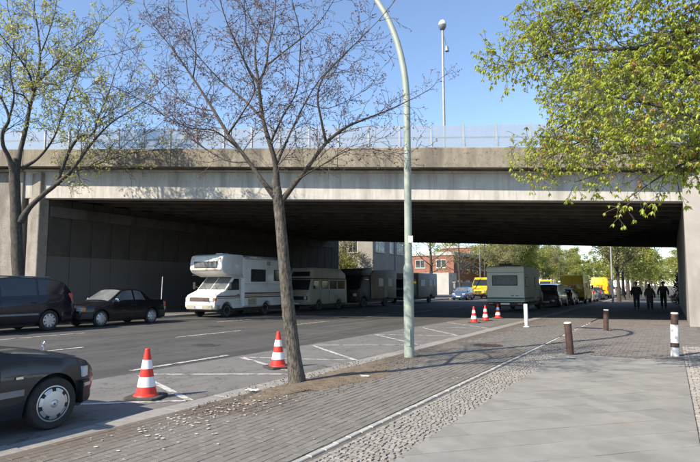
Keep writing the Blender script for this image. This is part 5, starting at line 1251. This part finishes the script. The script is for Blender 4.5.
o = lb.build('leaves', M['leaf_fresh'], rt, fix=False); o['kind'] = 'stuff'
o = bb.build('young_leaves', M['leaf_bronze'], rt, fix=False); o['kind'] = 'stuff'

# street trees beyond the bridge: three meshes of each kind, shared by copies
def far_tree_meshes(seed, H, Rc, leafm, nleaf, lsize, barkm, clear=.32, bare=False):
    rnd = random.Random(seed); tr = MB(); tips = []
    top = Vector((rnd.uniform(-.3, .3), rnd.uniform(-.3, .3), H*.8))
    P, Q = catmull([(0, 0, -.1), (.05, 0, H*.15), (0, .06, H*.34), top*.7, top], [.24, .17, .14, .09, .03], 3); tr.tube(P, Q, 8)
    for k in range(13):
        t = clear+(.9-clear)*k/12; p = Vector((0, 0, H*.8*t)); a = k*2.4+rnd.uniform(-.4, .4); L = Rc*(1.05-.55*t)*rnd.uniform(.8, 1.15)
        e = p+Vector((math.cos(a)*L, math.sin(a)*L, L*rnd.uniform(.45, .95)))
        P, Q = catmull([p, p.lerp(e, .5)+Vector((0, 0, -.1*L)), e], [.07*(1.2-t), .04*(1.2-t), .012], 4); tr.tube(P, Q, 5)
        twigs(rnd, P, Q, 0, 2, tr, tips, (1.9, 2.2), (1.3, .6), .16, .03, .2, .009)
    lf = MB(); n = 0
    while n < nleaf:
        p, d, lv = rnd.choice(tips); m_ = rnd.randint(4, 9)
        for _ in range(m_):
            q = p+Vector((rnd.gauss(0, 1), rnd.gauss(0, 1), rnd.gauss(0, .8)))*.26
            leaflet(lf, q, Vector((rnd.gauss(0, 1), rnd.gauss(0, 1), rnd.gauss(-.5, .7))), Vector((rnd.gauss(0, 1), rnd.gauss(0, 1), 1)), lsize*rnd.uniform(.7, 1.3), lsize*.3)
        n += m_
    return tr.mesh('trunk', barkm, 80, fix=False), lf.mesh('crown', leafm, fix=False)
FT = [far_tree_meshes(41, 9.5, 3.6, M['leaf_far'], 9000, .21, M['bark_dark']), far_tree_meshes(42, 10.5, 4.0, M['leaf_olive'], 6500, .19, M['bark_dark']),
      far_tree_meshes(43, 9.0, 3.4, M['leaf_far'], 8000, .22, M['bark_dark']), far_tree_meshes(44, 10, 3.8, M['leaf_olive'], 1600, .14, M['bark_dark'])]
def far_tree(kind, x, y, s_, rz, label, z=0, group=None):
    r_ = empty('street_tree', (x, y, z), rz, label, 'tree', group); r_.scale = (s_, s_, s_)
    inst('trunk', FT[kind][0], r_); inst('crown', FT[kind][1], r_)['kind'] = 'stuff'
rnd = random.Random(77)
names = ['nearest', 'second', 'third', 'fourth', 'fifth', 'sixth', 'seventh', 'eighth', 'ninth', 'tenth', 'eleventh', 'twelfth', 'thirteenth', 'fourteenth']
for k, y in enumerate((62, 69, 78, 87, 97, 108, 120, 133, 148, 166, 188, 215)):
    far_tree((1, 0, 2, 0)[k % 4], -4.55+rnd.uniform(-.2, .2), y, rnd.uniform(.9, 1.12), rnd.uniform(0, 6), names[k]+' leafing street tree of the kerb row beyond the bridge, right side', group='kerb trees right of the street')
for k, (x, y) in enumerate(((1.9, 74), (2.4, 92), (2.2, 112), (2.6, 140), (3, 175), (6, 84), (7, 120))):
    far_tree((2, 1, 0)[k % 3], x+1.2, y, rnd.uniform(.85, 1.05), rnd.uniform(0, 6), names[k]+' tree behind the pavement on the far right beyond the dark hedge', group='trees right of the far pavement')
for k, (x, y, kd) in enumerate(((-24, 62, 3), (-24.2, 73, 3), (-24, 84, 3), (-24, 97, 1), (-24.2, 109, 0), (-24, 122, 0), (-24, 136, 1), (-24, 152, 0), (-24, 170, 2), (-24, 192, 0), (-24, 220, 0))):
    far_tree(kd, x, y, rnd.uniform(.95, 1.2), rnd.uniform(0, 6), names[k]+' street tree of the far kerb row beyond the bridge, left side', LEFTZ, 'kerb trees left of the street')
for k, (x, y, kd) in enumerate(((-31, 130, 0), (-26, 105, 0), (-29, 112, 2), (-36, 150, 2), (-30, 175, 1), (-38, 205, 0), (-27, 245, 0), (-15, 290, 2), (-6, 300, 0), (4, 280, 0), (-44, 122, 2), (-22, 270, 1), (-34, 240, 0), (-28, 150, 1), (-31, 165, 2), (-27, 182, 0), (-32, 195, 1), (-26, 205, 2), (-18, 235, 0), (-12, 250, 1), (-3, 240, 2), (3, 225, 0), (5, 190, 1), (4.5, 160, 2))):
    far_tree(kd, x, y, rnd.uniform(1.35, 1.7), rnd.uniform(0, 6), 'large leafy tree in the green mass closing the far end of the street', 0, 'green trees closing the view')
for k, (x, y, kd) in enumerate(((-33.4, 55.6, 1), (-36, 56.5, 0), (-31.6, 55.2, 2))):
    far_tree(kd, x, y, (.85, .8, .55)[k], k*2.0, ('olive tree standing before the grey house gable', 'taller green tree furthest left before the house gable', 'small green tree nearest the grey house corner')[k], LEFTZ)

# dark hedge and shrubs past the right wall, green shrubs on the left
def shrub(name, label, c, rad, n, s_, m, seed, cat='shrub'):
    rnd = random.Random(seed); r_ = empty(name, (c[0], c[1], c[2]), 0, label, cat); b = MB(); st = MB()
    for k in range(7):
        a = rnd.uniform(0, 6.28); q = wander(rnd, Vector((rnd.uniform(-.3, .3)*rad[0], rnd.uniform(-.3, .3)*rad[1], 0)), Vector((math.cos(a)*.4, math.sin(a)*.4, 1)), rad[2]*1.6, .2, .12, .02); st.tube(q, [.03*(1-j/len(q))+.006 for j in range(len(q))], 5)
    for _ in range(n):
        v = Vector((rnd.gauss(0, 1), rnd.gauss(0, 1), rnd.gauss(0, 1))).normalized()*rnd.random()**.4
        k = 1+.22*noise.noise(v*2.3+Vector((seed, 0, 0)))
        p = Vector((v.x*rad[0]*k, v.y*rad[1]*k, rad[2]*(1+v.z*k)))
        leaflet(b, p, v+Vector((rnd.gauss(0, .6), rnd.gauss(0, .6), rnd.gauss(0, .6))), Vector((rnd.gauss(0, 1), rnd.gauss(0, 1), 1)), s_*rnd.uniform(.7, 1.3), s_*.33)
    st.build('stem', M['bark_dark'], r_); o = b.build('foliage', m, r_, fix=False); o['kind'] = 'stuff'; return r_
shrub('ivy_hedge', 'tall dark evergreen hedge column just past the right wall', (1.35, 58.5, 0), (.95, 2.4, 1.75), 5200, .16, M['leaf_dark'], 3, 'hedge')
shrub('shrub', 'low dark shrub at the foot of the tall hedge', (.75, 56.5, 0), (.8, 1.2, .45), 1300, .12, M['leaf_dark'], 4)
for k, (x, y, w, h_) in enumerate(((-31.8, 54.2, 1.5, 1.3), (-29.9, 55.5, 1.1, 1.0), (-34, 54, 1.6, 1.5), (-28.2, 59, 1.0, .8))):
    shrub('shrub', ('bright green shrub in the middle of the clump before the house gable', 'low green shrub nearest the grey house corner', 'tall green shrub furthest left beyond the wall end', 'small green bush before the grey house front')[k], (x, y, LEFTZ), (w, w, h_), 2200, .15, M['leaf_fresh'], 10+k)

def hedge_row(label, x0, x1, y0, y1, h_, n, s_, m, seed):
    rnd = random.Random(seed); r_ = empty('hedge', ((x0+x1)/2, (y0+y1)/2, 0), 0, label, 'hedge'); b = MB(); w, l = (x1-x0)/2, (y1-y0)/2
    for _ in range(n):
        x, y = rnd.uniform(-w, w), rnd.uniform(-l, l); top = h_*(1+.22*noise.noise(((x+x0)*.25, (y+y0)*.25, seed))); z = top*rnd.random()**.6
        leaflet(b, Vector((x, y, z)), Vector((rnd.gauss(0, 1), rnd.gauss(0, 1), rnd.gauss(0, .6))), Vector((rnd.gauss(0, 1), rnd.gauss(0, 1), 1)), s_*rnd.uniform(.7, 1.3), s_*.36)
    o = b.build('foliage', m, r_, fix=False); o['kind'] = 'stuff'
    st = MB()
    for k in range(14): q = k/13; st.tube([(-w*.5+w*q, -l+2*l*q, 0), (-w*.5+w*q, -l+2*l*q, h_*.8)], .04, 5)
    st.build('stem', M['bark_dark'], r_)
hedge_row('long green hedge behind the right pavement beyond the dark evergreen column', 3.2, 5.0, 66, 210, 2.1, 9000, .34, M['leaf_olive'], 5)
hedge_row('far hedge closing the end of the street below the trees', -60, 40, 322, 328, 6.5, 7000, .9, M['leaf_olive'], 6)

# ================================================================ BUILDINGS BEYOND THE BRIDGE
def window(parent, M4, w, h_, panes=2, deep=.12):
    """frame with recessed panes, built on the plane y=0 facing -y, then placed with M4"""
    b = MB(); t = .07
    for (x0, x1, z0, z1) in ((-w/2, w/2, -h_/2, -h_/2+t), (-w/2, w/2, h_/2-t, h_/2), (-w/2, -w/2+t, -h_/2+t, h_/2-t), (w/2-t, w/2, -h_/2+t, h_/2-t)): b.box(x0, x1, -.04, deep*.3, z0, z1, M=M4)
    for k in range(1, panes): x = -w/2+w*k/panes; b.box(x-t/2, x+t/2, -.03, deep*.3, -h_/2+t, h_/2-t, M=M4)
    f_ = b.build('window', M['frame_white'], parent)
    b = MB(); b.box(-w/2+t*.5, w/2-t*.5, -.012, .0, -h_/2+t*.5, h_/2-t*.5, M=M4); b.build('pane', M['window_glass'], f_)
    b = MB(); b.box(-w/2-.08, w/2+.08, -.12, -.002, -h_/2-.08, -h_/2, M=M4); b.build('sill', M['concrete'], f_)
hs = empty('grey_house', (-29.6, 58.3, 0), 0, 'grey rendered house with a row of dark windows beyond the underpass', 'house')
b = MB(); b.box(-9, 0, 0, 9.5, 0, 8.6); b.build('wall', M['plaster_grey'], hs)
b = MB(); b.prism([(-9.4, 8.6), (.4, 8.6), (-4.5, 12.2)], -.4, 9.9, 'y'); b.build('roof', M['roof_tile'], hs)
b = MB(); b.box(-5.2, -4.4, 6, 6.8, 10.5, 13); b.build('chimney', M['brick_red'], hs)
MX = lambda y, z: Matrix.Translation((.0, y, z)) @ Matrix.Rotation(R(90), 4, 'Z')
for z in (2.0, 6.1):
    for (y, w) in ((1.9, 2.4), (5.0, 1.0), (7.6, 2.0)): window(hs, MX(y, z), w, 1.35, 3 if w > 1.5 else 2)
for z in (2.0, 6.1):
    for x in (-6.6, -2.6): window(hs, Matrix.Translation((x, 0, z)), 1.3, 1.5)
b = MB(); b.tube([(.08, 6.0, .1), (.08, 6.0, 8.6)], .05, 6); b.build('downpipe', M['metal_grey'], hs)
gw = empty('garden_wall', (-49, 58.6, LEFTZ), 0, 'sunlit warm plaster garden wall adjoining the grey house gable', 'wall')
b = MB(); b.box(0, 10.3, 0, .3, 0, 2.9); b.build('wall', M['plaster_warm'], gw, None, (.02, 1))
b = MB(); b.box(-.1, 10.35, -.08, .38, 2.9, 3.0); b.build('coping', M['roof_tile'], gw)
bb_ = empty('brick_building', (-31.5, 92, 0), 0, 'low red brick building with white roof edge beyond the underpass', 'building')
b = MB(); b.box(-8, 0, 0, 24, 0, 6.6); b.build('wall', M['brick_red'], bb_)
b = MB(); b.box(-8.15, .15, -.15, 24.15, 6.6, 7.2); b.build('roof_edge', M['plaster_white'], bb_)
b = MB(); b.box(-7, .5, -4, -.02, 0, 3.6); b.build('white_porch', M['plaster_white'], bb_)
for y in (3, 7.5, 12, 16.5, 21):
    for z in (1.7, 5.0): window(bb_, MX(y, z), 2.4, 1.5, 3)
for x in (-6, -2.2): window(bb_, Matrix.Translation((x, 0, 5.2)), 1.8, 1.4, 2)
b2 = empty('brick_block', (-29, 118, 0), 0, 'darker red brick block with flat roof further down the left side', 'building')
b = MB(); b.box(-14, 0, 0, 22, 0, 9.5); b.build('wall', M['brick_red'], b2)
b = MB(); b.box(-14.15, .15, -.15, 22.15, 9.5, 10.0); b.build('roof_edge', M['plaster_white'], b2)
for y in (3, 8, 13, 18):
    for z in (2, 5, 8): window(b2, MX(y, z), 2.2, 1.5, 3)
for x in (-11, -7, -3):
    for z in (2, 5, 8): window(b2, Matrix.Translation((x, 0, z)), 1.8, 1.4, 2)
lw = empty('low_wall', (-27.2, 66, LEFTZ), 0, 'low pale grey wall along the far left pavement behind the blue car', 'wall')
b = MB(); b.box(-.3, 0, 14, 60, 0, 1.9); b.build('wall', M['plaster_grey'], lw, None, (.02, 1))
b = MB(); b.box(-.38, .08, 13.9, 60.1, 1.9, 2.0); b.build('coping', M['concrete'], lw)
# far street lamp, traffic sign and box on the right kerb
fl = empty('lamp_post', (-4.75, 59.2, 0), 0, 'straight grey lamp post on the kerb beyond the bridge', 'lamp post')
b = MB(); b.tube([(0, 0, -.05), (0, 0, 9)], [.1, .06], 10); b.build('pole', M['galv'], fl, 40)
b = MB(); b.tube([(0, 0, 8.95), (-.5, 0, 9.4), (-1.6, 0, 9.5)], .04, 8); b.box(-2.3, -1.5, -.12, .12, 9.42, 9.56); b.build('arm', M['galv'], fl, 40)
fl2 = empty('lamp_post', (-23.2, 79, LEFTZ), 0, 'slim grey post standing in front of the red brick building', 'lamp post')
b = MB(); b.tube([(0, 0, -.05), (0, 0, 9)], [.1, .06], 10); b.build('pole', M['metal_grey'], fl2, 40)
b = MB(); b.tube([(0, 0, 8.95), (.5, 0, 9.4), (1.6, 0, 9.5)], .04, 8); b.box(1.5, 2.3, -.12, .12, 9.42, 9.56); b.build('arm', M['metal_grey'], fl2, 40)

# ================================================================ PEOPLE
def skin(name, V, E, m, parent, root='pelvis', sub=2):
    keys = list(V); me = bpy.data.meshes.new(name); me.from_pydata([V[k][0] for k in keys], [(keys.index(a), keys.index(c)) for a, c in E], [])
    me.materials.append(m); o = bpy.data.objects.new(name, me); COL.objects.link(o); o.parent = parent
    sk = o.modifiers.new('skin', 'SKIN'); sk.use_smooth_shade = True
    for i, k in enumerate(keys):
        r_ = V[k][1]; d = me.skin_vertices[0].data[i]; d.radius = r_ if isinstance(r_, tuple) else (r_, r_); d.use_root = (k == root)
    sb = o.modifiers.new('subsurf', 'SUBSURF'); sb.levels = sub; sb.render_levels = sub
    return o
def person(label, loc, rz, H=1.76, stride=.16, coat=0.0, build=1.0, arms=.1, hat=False, long_hair=False, jm=None, tm=None, bag=False):
    p = empty('person', loc, rz, label, 'person'); s_ = H/1.76
    def v(x, y, z): return (x*s_, y*s_, z*s_)
    k = build
    B_ = {'pelvis': (v(0, 0, .95), (.15*k, .11*k)), 'waist': (v(0, .01, 1.1), (.14*k, .1*k)), 'chest': (v(0, .0, 1.32), (.165*k, .115*k)), 'neckb': (v(0, -.01, 1.46), .085), 'neck': (v(0, .0, 1.53), .068), 'jaw': (v(0, .02, 1.585), .09), 'head': (v(0, .01, 1.67), (.1, .118)), 'crown': (v(0, 0, 1.74), .085), 'nose': (v(0, .115, 1.63), .012)}
    E_ = [('pelvis', 'waist'), ('waist', 'chest'), ('chest', 'neckb'), ('neckb', 'neck'), ('neck', 'jaw'), ('jaw', 'head'), ('head', 'crown'), ('head', 'nose')]
    J, JE, Tt, TE = {}, [], {}, []
    J.update({'pelvis': (v(0, 0, .9-coat*.3), (.215*k, .16*k)), 'waist': (v(0, .0, 1.1), (.21*k, .155*k)), 'chest': (v(0, 0, 1.28), (.205*k, .15*k)), 'yoke': (v(0, -.01, 1.41), (.15*k, .115)), 'collar': (v(0, -.01, 1.5), (.075, .075))}); JE += [('pelvis', 'waist'), ('waist', 'chest'), ('chest', 'yoke'), ('yoke', 'collar')]
    if coat > .3: J['hem'] = (v(0, 0, .93-coat*.75), (.22*k, .17*k)); JE.append(('hem', 'pelvis'))
    Tt['pelvis'] = (v(0, 0, .95), (.155*k, .115*k))
    for sd, n in ((-1, 'l'), (1, 'r')):
        sw = sd*stride
        ex = sd*(.27+arms*.35)
        B_.update({n+'sh': (v(sd*.18*k, 0, 1.42), .062), n+'el': (v(ex, -sw*.35-.02, 1.15), .043), n+'wr': (v(sd*(.25+arms*.35), -sw*.9+.07, .92), .03), n+'palm': (v(sd*(.25+arms*.33), -sw*.9+.09, .85), (.022, .04)),
                   n+'hip': (v(sd*.09, 0, .9), .088), n+'kn': (v(sd*.1, sw*.75+.03, .5), .056), n+'an': (v(sd*.1, sw*1.35-.03, .1), .04), n+'to': (v(sd*.11, sw*1.35+.13, .035), .034)})
        E_ += [('chest', n+'sh'), (n+'sh', n+'el'), (n+'el', n+'wr'), (n+'wr', n+'palm'), ('pelvis', n+'hip'), (n+'hip', n+'kn'), (n+'kn', n+'an'), (n+'an', n+'to')]
        px_, py_, pz_ = sd*(.25+arms*.33), -sw*.9+.09, .85
        for q, (dy_, ln) in enumerate(((-.03, .075), (-.01, .085), (.01, .08), (.03, .065))):
            B_[n+'f%d' % q] = (v(px_, py_+dy_, pz_-.05), .0085); B_[n+'g%d' % q] = (v(px_-sd*.02, py_+dy_+.01, pz_-.05-ln*.6), .007)
            E_ += [(n+'palm', n+'f%d' % q), (n+'f%d' % q, n+'g%d' % q)]
        B_[n+'th'] = (v(px_-sd*.015, py_+.05, pz_+.0), .01); B_[n+'ti'] = (v(px_-sd*.02, py_+.06, pz_-.04), .008); E_ += [(n+'palm', n+'th'), (n+'th', n+'ti')]
        J.update({n+'sh': (v(sd*.175*k, 0, 1.375), .082), n+'el': (v(ex*.95, -sw*.35-.02, 1.13), .072), n+'cu': (v(sd*(.25+arms*.37), -sw*.85+.06, .92), .062)}); JE += [('yoke', n+'sh'), (n+'sh', n+'el'), (n+'el', n+'cu')]
        Tt.update({n+'hip': (v(sd*.092, 0, .88), .125), n+'kn': (v(sd*.1, sw*.75+.03, .5), .092), n+'hm': (v(sd*.1, sw*1.33-.03, .1), .08)}); TE += [('pelvis', n+'hip'), (n+'hip', n+'kn'), (n+'kn', n+'hm')]
        b = MB(); x, y = sd*.105*s_, (sw*1.35)*s_
        b.prism([(y-.11, .005), (y+.17, .005), (y+.19, .03), (y+.15, .07), (y+.02, .11), (y-.1, .11)], x-.045, x+.045, 'x'); b.build('shoe', M['cloth_black'], p, 40, (.015, 2))
        b = MB(); b.lathe([(.03, -.008), (.032, 0), (.02, .008)], 8, Matrix.Translation((sd*.086*s_, .0, 1.645*s_)) @ Matrix.Rotation(R(90), 4, 'Y')); b.build('ear', M['skin'], p)
    skin('body', B_, E_, M['skin'], p)
    skin('jacket', J, JE, jm or M['cloth_black'], p); skin('trousers', Tt, TE, tm or M['denim'], p)
    b = MB()
    b.grid(lambda u, w: Vector((.104*s_*math.sin(w*1.75)*math.cos(u*6.283), -.012*s_+.122*s_*math.sin(w*1.75)*math.sin(u*6.283)-(.03 if w > .6 else 0)*s_, 1.69*s_+.105*s_*math.cos(w*1.75))), 18, 8)
    h_ = b.build('hair' if not hat else 'cap', M['hair'] if not hat else M['cloth_dark'], p, 60)
    if long_hair:
        b = MB(); b.tube([(0, -.03*s_, 1.7*s_), (0, -.04*s_, 1.62*s_), (0, -.05*s_, 1.5*s_), (0, -.06*s_, 1.38*s_)], [.06, .095, .1, .06], 12); b.build('long_hair', M['hair'], p, 60)
    if bag:
        b = MB(); b.prism([(-.05, 0), (.05, 0), (.06, .25), (-.04, .26)], -.14, .14, 'y'); o = b.build('shoulder_bag', M['cloth_dark'], p, None, (.03, 2)); o.location = (.3*s_, -.04, .82*s_)
        b = MB(); b.tube([(.29*s_, -.14, 1.05*s_), (.2*s_, -.02, 1.5*s_), (.29*s_, .06, 1.05*s_)], .012, 5); b.build('bag_strap', M['cloth_dark'], p)
    return p
P1, P2, P3 = on_ground(637, 309.3), on_ground(650.3, 309.6), on_ground(664, 308.5)
person('broad person in a dark jacket walking away, left of the three', (P1.x, P1.y, 0), R(4), 1.78, .13, .1, 1.18, .08, jm=M['cloth_black'])
person('person in a knee-length dark coat walking between the other two', (P2.x, P2.y, 0), R(-3), 1.66, .1, .62, 1.02, .1, long_hair=True, jm=M['cloth_dark'], bag=True)
person('person in a dark top with arms held out, nearest the right wall', (P3.x, P3.y, 0), R(2), 1.82, -.14, .0, 1.08, .13, jm=M['cloth_dark'], tm=M['cloth_black'])
